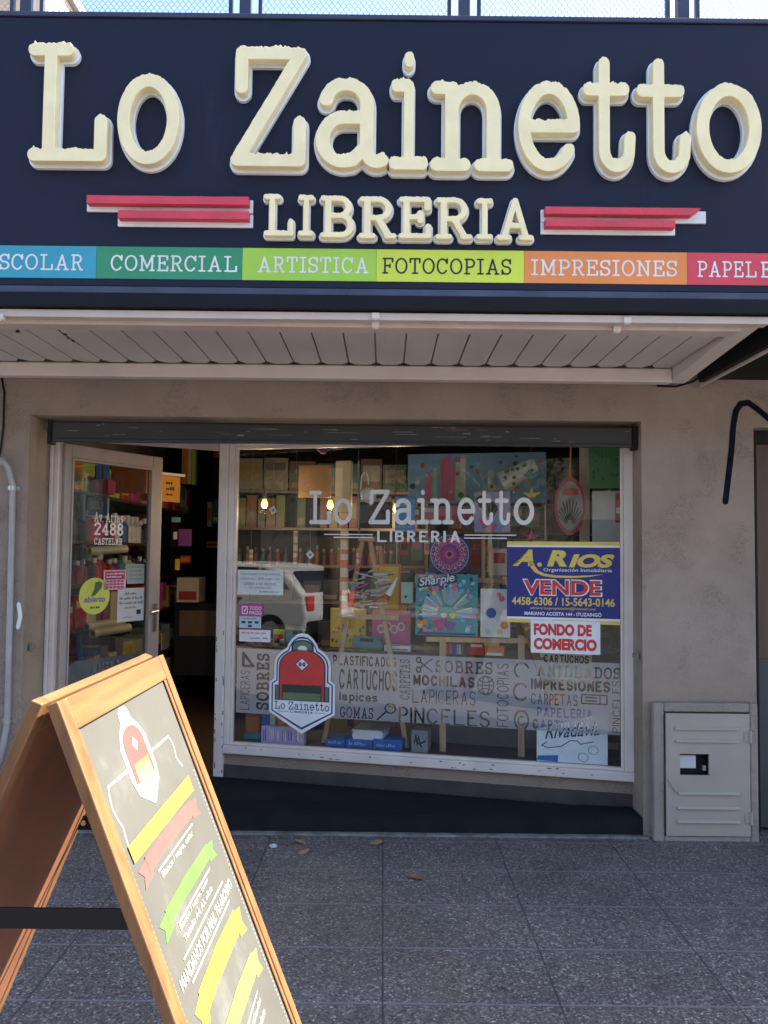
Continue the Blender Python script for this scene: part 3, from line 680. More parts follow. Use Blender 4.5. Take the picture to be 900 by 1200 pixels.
icon([arc(.5, .5, .40, .40, 40, 320, 18)], 601, 800, 617, 822, .05); icon([arc(.5, .5, .40, .40, 20, 250, 18)], 602, 776, 620, 795, .05)
word('ANILLADOS', 629, 781, 727, 794.5, .07, True)
word('IMPRESIONES', 622, 797, 715, 810, .11)
word('CARPETAS', 622, 813.5, 677, 826.5, .055)
icon([[(0, 0), (2.2, 0), (2.2, .8), (0, .8), (0, 0)], [(1.6, 0), (1.6, .8)], [(.3, .25), (1.3, .25)], [(.3, .55), (1.3, .55)]], 681, 814, 712, 826, .06)
word('PAPELERIA', 629, 830.5, 694, 841.5, .09)
word('CARTULINAS', 624, 844.5, 700, 856.5, .11)
word('PINCELES', 717.5, 798, 727, 859, .045, False, 90)
band_rect = [[(0.132, 0.499), (WLEN - .085, 0.496), (WLEN - .085, 0.902), (0.132, 0.905)]]
cut_sheet(band_rect + bl, WF, 'frosted_band', FROST, win, -0.0075)
slab('CARTUCHOS', wr(637, 767.5, 690, 777), WF, INK, win, r=0.10, sf=False, off=.0012)

# round topped red backpack emblem stuck on the glass
LB = thing('emblem_sticker', 'white shield sticker with red backpack emblem stuck low on the window', 'sticker', tuple(WF.w(.55, .75)))
eu0, ev0, eu1, ev1 = wr(316, 742, 393, 860); ew = eu1 - eu0; eh = ev1 - ev0
def E_(x, y): return (eu0 + x * ew, ev0 + y * eh)        # emblem coordinates 0..1
def shield(g=0.0):
    half = [(.50, -.0 + g * 1.15), (1 - g, .205 + g * .35), (1 - g, .50 - g * .2), (.93 - g, .535 - g * .3), (.93 - g, .68)] + \
           [(.5 + (.43 - g) * math.cos(math.radians(a)), .68 + (.205 - g * .8) * math.sin(math.radians(a))) for a in (15, 30, 45, 56)] + \
           [(.72 - g * .6, .885 - g * .5), (.66 - g * .5, .945 - g * .6), (.58 - g * .2, .99 - g * .9), (.5, 1.0 - g)]
    return [E_(x, y) for x, y in half] + [E_(1 - x, y) for x, y in half[-2:0:-1]]
def flatpoly(polys, m, name, off, th=0.0006, parent=LB, frame=WF):
    for p in polys: o = MB().prism(frame, p, off, off + th).build(name, m, parent)
    return o
flatpoly([shield()], PAPERW, 'shield', .001, .001)
flatpoly([shield(.035)], PAL['navy'], 'border', .0022)
flatpoly([shield(.055)], PAPERW, 'shield_field', .003)
def dome(x0, x1, y0, yc, ry, n=18): return [E_(x0, y0), E_(x1, y0)] + [E_((x0 + x1) / 2 + (x1 - x0) / 2 * math.cos(math.pi * k / n), yc + ry * math.sin(math.pi * k / n)) for k in range(n + 1)]
EMR = C('emblem_red', .60, .045, .035); EMG = C('emblem_green', .12, .19, .09); EMD = C('emblem_dark', .03, .035, .03)
flatpoly([dome(.33, .67, .80, .87, .065)], PAL['navy'], 'handle_outline', .0038); flatpoly([dome(.36, .64, .80, .865, .055)], EMG, 'handle', .0046); flatpoly([dome(.43, .57, .80, .845, .03)], PAPERW, 'handle_gap', .0054)
flatpoly([[E_(.085, .325), E_(.915, .325), E_(.915, .475), E_(.085, .475)]], PAL['navy'], 'pocket_outline', .0038); flatpoly([[E_(.10, .335), E_(.90, .335), E_(.90, .465), E_(.10, .465)]], EMG, 'pocket', .0046)
flatpoly([dome(.145, .855, .325, .67, .17)], PAL['navy'], 'pack_outline', .0054)
flatpoly([dome(.165, .835, .33, .67, .157)], EMR, 'pack_body', .0062)
flatpoly([[E_(.20, .33), E_(.80, .33), E_(.80, .485), E_(.20, .485)]], EMD, 'pack_flap', .0070); flatpoly([[E_(.215, .333), E_(.785, .333), E_(.785, .405), E_(.215, .405)]], EMG, 'front_pocket', .0078)
flatpoly([[E_(.5, .62), E_(.61, .69), E_(.5, .76), E_(.39, .69)]], PAL['navy'], 'badge_outline', .0070); flatpoly([[E_(.5, .632), E_(.592, .69), E_(.5, .748), E_(.408, .69)]], PAPERW, 'badge', .0078)
slab('00', E_(.445, .668) + E_(.555, .712), WF, PAL['navy'], LB, r=.13, sf=False, off=.0090)
slab('Lo Zainetto', E_(.085, .235) + E_(.915, .315), WF, PAL['navy'], LB, r=.055, off=.0044)
slab('LIBRERIA', E_(.33, .205) + E_(.67, .225), WF, PAL['navy'], LB, r=.09, sf=False, off=.0044, gap=.16)
flatpoly([[E_(.14, .213), E_(.30, .213), E_(.30, .217), E_(.14, .217)], [E_(.70, .213), E_(.86, .213), E_(.86, .217), E_(.70, .217)]], PAL['navy'], 'rule', .0044)

# estate agent's sale poster and the paper below it
AR = thing('sale_poster', 'blue and yellow estate agency sale poster taped to the shop window', 'poster', tuple(WF.w(2.16, 1.36)))
RBLUE = C('poster_blue', .014, .022, .19, var=.08); RYEL = C('poster_yellow', .74, .56, .10); RRED = C('poster_red', .60, .035, .035)
pu0, pv0, pu1, pv1 = 1.842, 1.121, 2.487, 1.597; pw = pu1 - pu0; ph = pv1 - pv0
def A_(x, y): return (pu0 + x * pw, pv0 + y * ph)
def AR_(l, t, r, b): return A_(l, 1 - b) + A_(r, 1 - t)
def prect(l, t, r, b): a = AR_(l, t, r, b); return [(a[0], a[1]), (a[2], a[1]), (a[2], a[3]), (a[0], a[3])]
flatpoly([prect(0, 0, 1, 1)], PAPERW, 'poster_sheet', .0010, parent=AR)
flatpoly([prect(0, .07, 1, .93)], RBLUE, 'blue_field', .0018, .0004, AR)
flatpoly([prect(0, 0, 1, .045), prect(0, .957, 1, 1)], RYEL, 'yellow_edge', .0018, .0004, AR)
sans('A', AR_(.05, .10, .24, .305), WF, RYEL, AR, .05, .38, off=.0026, name='letter')
sans('R', AR_(.36, .105, .54, .305), WF, RYEL, AR, .055, .25, off=.0026, name='letter')
sans('IOS', AR_(.555, .15, .955, .315), WF, RYEL, AR, .055, .25, off=.0026, name='letter')
flatpoly([[A_(.295 + .022 * math.cos(t), .715 + .026 * math.sin(t)) for t in np.linspace(0, 6.1, 14)]], RYEL, 'full_stop', .0026, .0004, AR)
sw = [(.19, .76), (.235, .76), (.25, .70), (.285, .64), (.34, .605), (.44, .585), (.60, .582), (.75, .592), (.86, .607), (.74, .575), (.58, .556), (.42, .558), (.32, .578), (.25, .62), (.215, .68)]
fill_loops([[A_(*p) for p in sw]], WF, 'swash', RYEL, AR, .0026)
a_ = MB(); FA = Frame(WF.w(*A_(.085, .712), .0034), WF.u * .80 + WF.v * .92, -WF.u * .92 + WF.v * .80)
sans('ADRIANA', (0.0, 0.0, .105, .016), FA, INK, AR, .02, off=.0)
sans('Organización Inmobiliaria', AR_(.33, .325, .93, .38), WF, PAPERW, AR, .004, off=.0026)
sans('VENDE', AR_(.138, .462, .848, .668), WF, PAPERW, AR, .055, off=.0026, name='letter_outline'); sans('VENDE', AR_(.152, .475, .834, .655), WF, RRED, AR, .03, off=.0034)
sans('4458-6306 / 15-5643-0146', AR_(.045, .685, .955, .785), WF, RYEL, AR, .02, off=.0026)
sans('adrianariospropiedades@hotmail.com', AR_(.21, .80, .79, .842), WF, RYEL, AR, .0, off=.0026)
sans('MARIANO ACOSTA 144 - ITUZAINGÓ', AR_(.16, .853, .84, .908), WF, PAPERW, AR, .02, off=.0026)
FC = thing('sale_notice', 'white paper with red capitals hanging under the blue sale poster', 'notice', tuple(WF.w(2.18, 1.05)))
fu0, fv0, fu1, fv1 = wr(622, 727.5, 703.5, 766); fw = fu1 - fu0; fh = fv1 - fv0
MB().fbox(WF, fu0, fu1, fv0, fv1, .0036, .0042).build('notice_sheet', PAPERW, FC)
sans('FONDO DE', (fu0 + .045 * fw, fv0 + .54 * fh, fu0 + .88 * fw, fv0 + .90 * fh), WF, RRED, FC, .055, off=.0050)
sans('COMERCIO', (fu0 + .045 * fw, fv0 + .10 * fh, fu0 + .95 * fw, fv0 + .46 * fh), WF, RRED, FC, .055, off=.0050)

# small notices at the left of the window
def note(name, label, cat, l, t, r, b, m, lines=(), rows=(), ink=INKGREY, fr=None, off=.001, rowm=None):
    fr = fr or WF; u0, v0, u1, v1 = fr.rect(l, t, r, b); root = thing(name, label, cat, tuple(fr.w((u0 + u1) / 2, v0)))
    sheet(fr, u0, v0, u1, v1, off, .0006, m, 'paper_sheet', root)
    q = lambda x0, y0, x1, y1: (u0 + x0 * (u1 - u0), v1 - y1 * (v1 - v0), u0 + x1 * (u1 - u0), v1 - y0 * (v1 - v0))
    for tx, a, s_, c, d in lines: sans(tx, q(a, s_, c, d), fr, ink, root, .0, off=off + .0012)
    if rows: scribble(fr, [q(*k) for k in rows], rowm or ink, root, off + .0012, random.Random(len(label)))
    return root, q
note('paper_notice', 'white typed paper notice taped inside the window at its left edge', 'notice', 278.5, 668, 332, 697, C('pale_green_paper', .62, .68, .66), off=-.0085 + .0095,
     lines=(('Fotocopias e impresiones', .07, .10, .93, .24), ('menores a $50 pagar con', .07, .29, .93, .43), ('cambio o en efectivo.', .14, .47, .86, .61), ('Sin excepción', .26, .65, .74, .78)), rows=((.48, .84, .94, .90),))
n_, q = note('payment_sticker', 'pink and white payment sticker under the typed window notice', 'sticker', 281.5, 708, 308, 722, C('sticker_magenta', .48, .05, .27))
sans('TODO', q(.42, .18, .95, .48), WF, PAPERW, n_, .01, off=.0022); sans('PAGO', q(.42, .56, .95, .86), WF, PAPERW, n_, .01, off=.0022)
ic = q(.08, .18, .34, .84); fill_loops(fit(contour([[(0, 0), (1, 0), (1, 1), (0, 1), (0, 0)], [(.3, .55), (.48, .35), (.75, .75)]], .08, .03), ic), WF, 'tick_icon', PAPERW, n_, .0022)
n_, q = note('card_sticker', 'pale blue sticker with small card emblems on the window', 'sticker', 280.5, 722.3, 306, 736, C('sticker_blue', .46, .58, .68), rows=((.2, .12, .8, .24),))
ms = MB()
for x, y in ((.2, .5), (.5, .5), (.8, .5), (.5, .82)): a = q(x - .09, y - .1, x + .09, y + .1); ms.fbox(WF, a[0], a[2], a[1], a[3], .0022, .0026)
ms.build('card_emblem', PAL['navy'], n_)
n_, q = note('promo_sticker', 'white strip sticker with pink heading beside the backpack emblem', 'sticker', 280.5, 738, 317, 752, C('sticker_white', .76, .72, .76), rows=((.06, .2, .94, .34),), rowm=C('pink_ink', .6, .08, .28))
scribble(WF, [q(.36, .6, .66, .75), q(.76, .6, .94, .75)], INKGREY, n_, .0022, random.Random(4), 'small_print')

# ---------------------------------------------------------------- glazed door, standing open into the shop
HG = V(-1.908, 4.945, 0); DE = V(-1.515, 5.64, 0)
DF = Frame(HG, DE - HG, (0, 0, 1)); DL = (DE - HG).length
door = thing('glass_door', 'grey white framed glass shop door standing open inwards with stickers', 'door', (HG.x, HG.y, .1))
d = MB()
d.fbox(DF, 0, .050, .11, 2.15, -.02, .02); d.fbox(DF, DL - .088, DL, .11, 2.15, -.02, .02)
d.fbox(DF, .0505, DL - .0885, 2.07, 2.15, -.02, .02); d.fbox(DF, .0505, DL - .0885, .11, .26, -.02, .02)
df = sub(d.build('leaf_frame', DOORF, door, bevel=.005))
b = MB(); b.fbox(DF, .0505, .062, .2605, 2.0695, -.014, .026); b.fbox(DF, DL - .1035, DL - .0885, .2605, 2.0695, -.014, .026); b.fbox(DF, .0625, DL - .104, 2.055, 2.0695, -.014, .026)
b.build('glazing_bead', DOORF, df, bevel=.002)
sheet(DF, .0506, .2606, DL - .0886, 2.0694, -.003, .005, DGLASS, 'glass_pane', door)
hd = MB(); hd.fbox(DF, DL - .062, DL - .030, .985, 1.17, .0202, .026); hd.tube([DF.w(DL - .046, 1.12, .02), DF.w(DL - .046, 1.12, .055), DF.w(DL - .115, 1.115, .058)], .008)
hd.build('handle', CHROME, door)
slab('Av. Arias', DF.rect(110, 601, 144, 612), DF, VINYLW, door, r=.06, off=.0035)
slab('2488', DF.rect(110, 612.5, 144, 627.5), DF, VINYLW, door, r=.08, off=.0035)
slab('CASTELAR', DF.rect(110, 630.5, 143, 638.5), DF, VINYLW, door, r=.07, off=.0035)
# lower frosted strip of the door with letters
dband = MB().fbox(DF, .0628, DL - .105, .56, .85, -.0075, -.0068).build('frosted_band', FROST, door)
slab('ANILLADOS', DF.rect(106, 774, 170, 787), DF, INKGREY, door, r=.06, off=.0035); sans('IMPRESIONES', DF.rect(98, 792, 168, 803), DF, INKGREY, door, .03, off=.0035)
fill_loops(fit(contour([[(0, .4), (.3, 0), (.7, 1), (.6, .2), (1.2, .7)]], .07, .03), DF.rect(77, 772, 88, 780)), DF, 'tick_mark', INK, door, .0035)

jb = MB(); jb.box(XL + .002, -1.943, 4.880, 4.96, .093, 2.258); jb.box(-1.9425, -1.915, 4.895, 4.97, .093, 2.258)
tag(jb.build('door_jamb', FRAMEW, bevel=.005), 'white door jamb between the glass door and the plastered reveal', 'door jamb')
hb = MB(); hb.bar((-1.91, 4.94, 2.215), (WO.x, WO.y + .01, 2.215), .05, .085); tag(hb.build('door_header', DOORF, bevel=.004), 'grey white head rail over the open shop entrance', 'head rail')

n_ = thing('open_sticker', 'round yellow open sticker with a leaf on the glass door', 'sticker', tuple(DF.w(.3, 1.2)))
u0, v0, u1, v1 = DF.rect(92, 677, 128, 720); cu, cv, ru, rv = (u0 + u1) / 2, (v0 + v1) / 2, (u1 - u0) / 2, (v1 - v0) / 2
flatpoly([[(cu + ru * math.cos(2 * math.pi * k / 40), cv + rv * math.sin(2 * math.pi * k / 40)) for k in range(40)]], C('sticker_lime', .56, .60, .10), 'disc', .0032, .0006, n_, DF)
flatpoly([[(cu + ru * x, cv + rv * y) for x, y in ((-.25, 0), (-.05, .35), (.0, .7), (.25, .82), (.5, .70), (.45, .45), (.2, .2), (.0, .02))]], C('leaf_green', .06, .14, .05), 'leaf', .0042, .0004, n_, DF)
slab('abierto', (cu - ru * .68, cv - rv * .34, cu + ru * .70, cv - rv * .02), DF, C('sticker_purple', .22, .12, .36), n_, r=.09, sf=False, off=.0042) if False else sans('abierto', (cu - ru * .68, cv - rv * .34, cu + ru * .70, cv - rv * .0), DF, C('sticker_purple', .22, .12, .36), n_, .03, .15, off=.0044)
scribble(DF, [(cu - ru * .25, cv - rv * .68, cu + ru * .35, cv - rv * .5)], INK, n_, .0044, random.Random(1))
n_, q = note('calendar_card', 'crimson and white grid card on the glass door', 'card', 121, 668, 147, 691, C('card_pink', .70, .42, .50), fr=DF, off=.0032)
flatpoly([[q(.06, .06, .94, .48)[:2], (q(.06, .06, .94, .48)[2], q(.06, .06, .94, .48)[1]), q(.06, .06, .94, .48)[2:], (q(.06, .06, .94, .48)[0], q(.06, .06, .94, .48)[3])]], C('card_crimson', .38, .02, .10), 'heading', .0044, .0004, n_, DF)
ms = MB()
for i in range(5):
    for j in range(3): a = q(.10 + i * .165, .52 + j * .15, .23 + i * .165, .62 + j * .15); ms.fbox(DF, a[0], a[2], a[1], a[3], .0044, .0048)
ms.build('date_grid', C('card_crimson_cell', .42, .06, .14), n_)
scribble(DF, [q(.12, .14, .9, .22), q(.12, .3, .8, .38)], PAPERW, n_, .0050, random.Random(8), 'print')
note('grey_note', 'grey typed note high on the glass door near the handle stile', 'note', 148.5, 661, 168.5, 684, C('grey_paper', .30, .34, .33), fr=DF, off=.0032, rows=[(.1, .1 + .2 * k, .9, .18 + .2 * k) for k in range(4)])
n_, q = note('white_note', 'white four line note on the glass door beside the yellow sticker', 'note', 137, 689, 168, 728, PAPERG, fr=DF, off=.0032, rows=[(.25, .12, .8, .2), (.08, .26, .92, .34), (.08, .40, .95, .48), (.28, .54, .78, .61), (.2, .85, .55, .89)])
a = q(.72, .66, .88, .80); flatpoly([[(a[0], a[1]), (a[2], a[1]), (a[2], a[3]), (a[0], a[3])]], INK, 'dark_square', .0046, .0004, n_, DF)

# ---------------------------------------------------------------- fascia sign
SY = 3.43
SF = Frame((0, SY, 0), (1, 0, 0), (0, 0, 1))
ZT = aty(450, 24, SY).z; ZB = aty(450, 339, SY).z; ZBB = aty(450, 364, SY).z
sign = thing('fascia_sign', 'dark navy shop sign with raised cream letters and coloured service strip', 'shop sign', (0, SY + .05, ZBB))
MB().box(-3.3, 1.69, SY, SY + .09, ZB, ZT).build('sign_panel', NAVY, sign, bevel=.006)
MB().box(-3.3, 1.69, SY - .012, SY + .09, ZBB, ZB - .03).build('lower_rail', BLACKP, sign, bevel=.004)
MB().box(-3.3, 1.69, SY - .006, SY + .05, ZB - .0295, ZB - .0005).build('drip_rail', mat('blue_black_rail', (.035, .045, .085), .3, var=.5, scale=4, dirt=((.30, .32, .36), 8, .74), stretch=(1, 1, .3)), sign, bevel=.003)
MB().box(-3.3, 1.69, SY - .008, SY + .10, ZT + .0005, ZT + .022).build('top_rail', DARKFRAME, sign, bevel=.004)
FF = SF.at(.062)
def sign_letter(ch, l, t, r, b, rad, depth, name, px_cell, rough):
    lp, _ = glyph_loops(ch, rad, True, rad / px_cell, 0.0, rough, ord(ch) + int(l))
    rect = FF.rect(l, t, r, b)
    xs = [p[0] for q_ in lp for p in q_]; ys = [p[1] for q_ in lp for p in q_]
    kx = (rect[2] - rect[0]) / (max(xs) - min(xs)); ky = (rect[3] - rect[1]) / (max(ys) - min(ys))
    tr = lambda p: (rect[0] + (p[0] - min(xs)) * kx, rect[1] + (p[1] - min(ys)) * ky)
    o = fill_loops([[tr(p) for p in q_] for q_ in lp], SF, name, CREAM, sign, .022, depth / 2, .0028)
    S, _w = glyph(ch, rad, True)
    lb = contour(S, rad, rad / 5, (.013 if 'sign' in name else .008) / max(ky, .01))
    fill_loops([[tr(p) for p in q_] for q_ in lb], SF, 'backplate', LWHITE, sub(o), .0008, .009, .001)
for ch, l, t, r, b in (('L', 32, 49, 125, 188), ('o', 138, 86, 209, 192), ('Z', 272, 53, 358, 194), ('a', 371, 91, 455, 196), ('i', 457, 61, 501, 198), ('n', 505, 94, 601, 200),
                       ('e', 608, 95, 679, 200), ('t', 684, 67, 744, 201), ('t', 747, 69, 809, 202), ('o', 817, 97, 892, 202)):
    sign_letter(ch, l, t, r, b, .050, .036, 'sign_letter', 7, .022)
FF = SF.at(.052)
for ch, l, t, r, b in (('L', 309, 227, 343, 275), ('I', 350, 228, 367, 275), ('B', 376, 229, 414, 277), ('R', 421, 230, 464, 278), ('E', 468, 230, 505, 278), ('R', 511, 231, 553, 279), ('I', 559, 232, 577, 279), ('A', 583, 232, 625, 280)):
    sign_letter(ch, l, t, r, b, .050, .022, 'subtitle_letter', 6, .022)
for l, r, y0, y1, cut in ((103, 297, 235, 249, 0), (139, 297, 252, 266, 0), (633, 826, 248, 261, 10), (633, 790, 262.5, 275, 0)):
    u0, v0, u1, v1 = SF.rect(l, y0, r, y1); bo = MB().fbox(SF, u0, u1, v0 - .004, v1, .0006, .012).build('stripe_base', LWHITE, sign, bevel=.002)
    m_ = MB(); vc = v0 + (v1 - v0) * .30
    m_.prism(SF, [(u0 + .012, vc), (u1 - .012 - cut * .006, vc), (u1 - .012 - cut * .002, v1 - .002)] + [(u0 + .012 + (u1 - u0 - .024 - cut * .008) * (1 - k / 9), v1 - .001 - (.002 * NR.rand() if 0 < k < 9 else 0)) for k in range(10)], .0122, .050)
    m_.build('red_stripe', SIGNRED, sub(bo), bevel=.003)
ba = SF.px(450, 292.5)[1]; bb = SF.px(450, 330)[1]
for txt, l, r, tl, trr, col, dark in (('ESCOLAR', -30, 113, -16, 98, (.035, .31, .42), 0), ('COMERCIAL', 113, 284, 130, 278, (.03, .25, .115), 0), ('ARTISTICA', 284, 441, 302, 432, (.35, .60, .06), 0),
                                      ('FOTOCOPIAS', 441, 614, 448, 599, (.58, .70, .06), 1), ('IMPRESIONES', 614, 805, 622, 793, (.76, .24, .055), 0), ('PAPELERIA', 805, 960, 817, 946, (.62, .05, .075), 0)):
    u0 = SF.px(l, 312)[0]; u1 = min(SF.px(r, 312)[0], 1.688)
    p_ = MB().fbox(SF, u0 + .0006, u1 - .0006, bb, ba, .0006, .0026).build('service_panel', C('panel_' + txt.lower(), *col, var=.10, scale=3), sign)
    hgt = ba - bb; a0, a1 = SF.px(tl, 312)[0], SF.px(trr, 312)[0]
    if a1 > 1.68: txt, a1 = 'PAPEL', SF.px(886, 312)[0]
    slab(txt, (a0, bb + hgt * .24, a1, bb + hgt * .74), SF, INK if dark else VINYLW, sub(p_), r=.052, off=.0036)
    if txt == 'PAPEL': slab('ER', (SF.px(891, 312)[0], bb + hgt * .24, SF.px(922, 312)[0], bb + hgt * .74), SF, VINYLW, p_, r=.052, off=.0036)

# ---------------------------------------------------------------- canopy behind the sign
can = thing('canopy', 'off white ribbed metal canopy under the navy shop sign', 'canopy', (-.5, 3.95, 2.43))
MB().box(-3.3, 1.68, SY + .095, YF - .002, 2.565, ZT - .12).build('deck', CEMENT, can)
so_ = MB(); x = -3.2
while x < 1.50:
    so_.box(x + .004, min(x + .139, 1.50), 3.50, 4.358, 2.508, 2.528, 0)
    so_.prism(Frame((x, 0, 2.515), (1, 0, 0), (0, 1, 0)), [(-.034, 4.357), (.036, 4.357), (.002, 4.300)], -.008, -.0072, 1)  # black triangles painted as the shade in the open groove ends
    x += .1432
so_.box(-3.2, 1.50, 3.50, 4.358, 2.545, 2.56, 0)
for x in np.arange(-3.2, 1.5, .1432): so_.hexa([(x - .012, 3.5, 2.5285), (x + .012, 3.5, 2.5285), (x + .012, 4.35, 2.5285), (x - .012, 4.35, 2.5285), (x - .004, 3.5, 2.5445), (x + .004, 3.5, 2.5445), (x + .004, 4.35, 2.5445), (x - .004, 4.35, 2.5445)], 0)
so_.build('soffit', [mat('soffit_sheet', (.52, .475, .45), .4, var=.10, scale=2.2, dirt=((.42, .38, .35), 3.5, .66)), BLACKM], can)
MB().box(-3.3, 1.51, 4.36, 4.43, 2.432, 2.505).build('back_beam', CANOPYW, can, bevel=.006)
MB().box(-3.3, 1.60, 3.444, 3.50, 2.487, 2.519).build('front_angle', CANOPYT, can, bevel=.003)
MB().box(-3.3, 1.51, 3.502, 3.60, 2.472, 2.5065).build('front_batten', CANOPYT, can, bevel=.006)
eb = MB(); eb.hexa([(1.512, 3.502, 2.50), (1.60, 3.502, 2.50), (1.60, 4.43, 2.44), (1.512, 4.43, 2.44), (1.512, 3.502, 2.56), (1.60, 3.502, 2.56), (1.60, 4.43, 2.56), (1.512, 4.43, 2.56)]); eb.build('end_board', CANOPYW, can, bevel=.005)
for px, py in ((440, 371), (440, 381), (734, 376), (722, 386), (1, 372)):
    p = aty(px, py, 3.452 if py < 378 else 3.50); m_ = MB(); m_.box(p.x - .016, p.x + .016, p.y - .02, p.y + .01, p.z - .014, p.z + .012); m_.box(p.x - .012, p.x + .012, p.y - .018, p.y + .0, p.z - .019, p.z - .0145); m_.build('clip', CANOPYW, can, bevel=.003)
rr = random.Random(12); SFT = Frame((0, 0, 2.5075), (1, 0, 0), (0, -1, 0))
def on_soffit(px, py): d_ = ray(px, py); t = (2.5075 - CAM_H) / d_.z; return C0 + d_ * t
for cx, cy, n in ((67, 383, 26), (18, 382, 12)):
    a = on_soffit(cx, cy); y = a.y; xx = a.x; ms = MB()
    for k in range(n):
        if k < n * .45: px_, py_ = a.x + rr.uniform(-.055, .03), a.y + rr.uniform(-.01, .03)
        else: y += rr.uniform(.008, .03); xx += rr.uniform(-.012, .010); px_, py_ = xx, min(y, 4.3)
        q_ = rr.uniform(.004, .012); ms.add([(px_ + q_ * rr.uniform(.6, 1.3) * math.cos(t), py_ + q_ * 1.6 * rr.uniform(.6, 1.3) * math.sin(t), 2.5068) for t in np.linspace(0, 5.4, 7)], [tuple(range(7))])
    ms.build('mould_specks', BLACKP, can)

# next shop's black canopy at the right edge, with a loose cable
nc = thing('neighbour_canopy', 'black canopy edge of the next shop at the right of the wall', 'canopy', (4, 4, 2.46))
MB().box(1.735, 7.5, 3.42, YF - .002, 2.50, 3.80).build('canopy_box', BLACKP, nc)
MB().box(1.700, 1.733, 3.42, YF - .10, 2.462, 2.60).build('side_beam', BLACKM, nc, bevel=.004)
MB().box(1.7335, 1.752, 3.5, YF - .02, 2.452, 2.470).build('edge_trim', CANOPYT, nc, bevel=.002)
cb = MB(); cb.tube([aty(770, 452, 4.58), aty(792, 453, 4.57), aty(812, 447, 4.55), aty(838, 432, 4.52), aty(870, 414, 4.4), aty(905, 396, 4.3)], .006, 6)
tag(cb.build('loose_cable', BLACKM, smooth=True), 'black loose cable under the right end of the canopy', 'cable')

# ---------------------------------------------------------------- mesh railing above the sign
rl = thing('mesh_railing', 'dark steel railing with expanded metal mesh on top of the sign', 'railing', (0, 3.5, ZT + .03))
YR = 3.50; z0 = ZT + .022; posts = [-1.563 + .943 * (k - 2) for k in range(8)]
for xp in posts: MB().box(xp - .024, xp + .024, YR - .024, YR + .024, z0, z0 + 1.02).build('post', DARKFRAME, rl, bevel=.002)
mesh_me = None
for k in range(7):
    a, b_ = posts[k] + .024 + .032, posts[k + 1] - .024 - .032
    fb_ = MB()
    for x in (a, b_ - .016): fb_.box(x, x + .016, YR - .012, YR + .012, z0 + .012, z0 + .95)
    for z in (z0 + .012, z0 + .934): fb_.box(a + .0165, b_ - .0165, YR - .012, YR + .012, z, z + .016)
    pf = sub(fb_.build('panel_frame', DARKFRAME, rl))
    if mesh_me is None:
        em = MB(); nx_, nz_ = 32, 56; dx = (b_ - a - .034) / nx_; dz = .90 / nz_
        for j in range(nz_ + 1):
            for i in range(nx_ * 2):
                xa = a + .017 + i * dx / 2; za = z0 + .03 + j * dz; s_ = 1 if (i + j) % 2 else -1
                p1 = (xa, YR - .002 * s_, za - s_ * dz / 2); p2 = (xa + dx / 2, YR + .002 * s_, za + s_ * dz / 2)
                h = .0016
                em.add([(p1[0], p1[1], p1[2] - h), (p2[0], p2[1], p2[2] - h), (p2[0], p2[1], p2[2] + h), (p1[0], p1[1], p1[2] + h)], [(0, 1, 2, 3)])
        mo = em.build('expanded_mesh', MESHG, pf); mesh_me = (mo, a)
    else:
        o = mesh_me[0].copy(); COL.objects.link(o); o.parent = pf; o.location.x = a - mesh_me[1]
# tall neighbour behind, top left
nb = thing('neighbour_house', 'tall warm coloured house rising behind the left end of the railing', 'building', (-9, 15, 0))
m_ = MB(); m_.box(-13, -5.15, 12, 19, -.1, 10.3); m_.build('wall', mat('peach_render', (.62, .46, .32), .9, var=.15, scale=1), nb)
m_ = MB(); m_.box(-13.1, -5.05, 11.9, 19.1, 10.3, 10.5); m_.build('parapet', CEMENT, nb)

# ---------------------------------------------------------------- pillar plinth, meter door, pipe, next doorway
MF = Frame((0, 4.55, 0), (1, 0, 0), (0, 0, 1))
a0 = MF.px(766, 900)[0]; a1 = MF.px(889, 900)[0]; zt = MF.px(828, 824)[1]
b0, c0_, b1, c1_ = MF.rect(780, 836, 878, 979); c0_ = max(c0_, .03)
pl = thing('meter_cabinet', 'beige metal meter cabinet door set in the plinth of the right pillar', 'meter cabinet', ((b0 + b1) / 2, 4.55, 0))
m_ = MB(); m_.box(a0, b0 - .006, 4.55, YF - .001, -.02, zt); m_.box(b1 + .006, a1, 4.55, YF - .001, -.02, zt); m_.box(b0 - .0055, b1 + .0055, 4.55, YF - .001, c1_ + .006, zt); m_.box(b0 - .0055, b1 + .0055, 4.55, YF - .001, -.02, c0_ - .006)
m_.build('plinth', stucco_mat('plinth_plaster', (.36, .305, .265)), pl, bevel=.008)
h0, k0, h1, k1 = MF.rect(796, 883, 830, 908)
m_ = MB(); y0, y1 = 4.538, 4.552
m_.box(b0, h0, y0, y1, c0_, c1_); m_.box(h1, b1, y0, y1, c0_, c1_); m_.box(h0, h1, y0, y1, k1, c1_); m_.box(h0, h1, y0, y1, c0_, k0)
md = sub(m_.build('door', METERP, pl))
for py, l, r in ((853.5, 789, 864), (868, 790, 865), (929, 793, 866), (946, 792, 866), (962, 792, 866)):
    u0 = MF.px(l, py)[0]; u1 = MF.px(r, py)[0]; v = MF.px(828, py)[1]
    m_ = MB(); m_.hexa([(u0, 4.5375, v - .006), (u1, 4.5375, v - .006), (u1, 4.5375, v + .009), (u0, 4.5375, v + .009), (u0 + .004, 4.524, v - .005), (u1 - .004, 4.524, v - .005), (u1 - .004, 4.533, v + .006), (u0 + .004, 4.533, v + .006)])
    m_.build('louvre', METERP, md, bevel=.002)
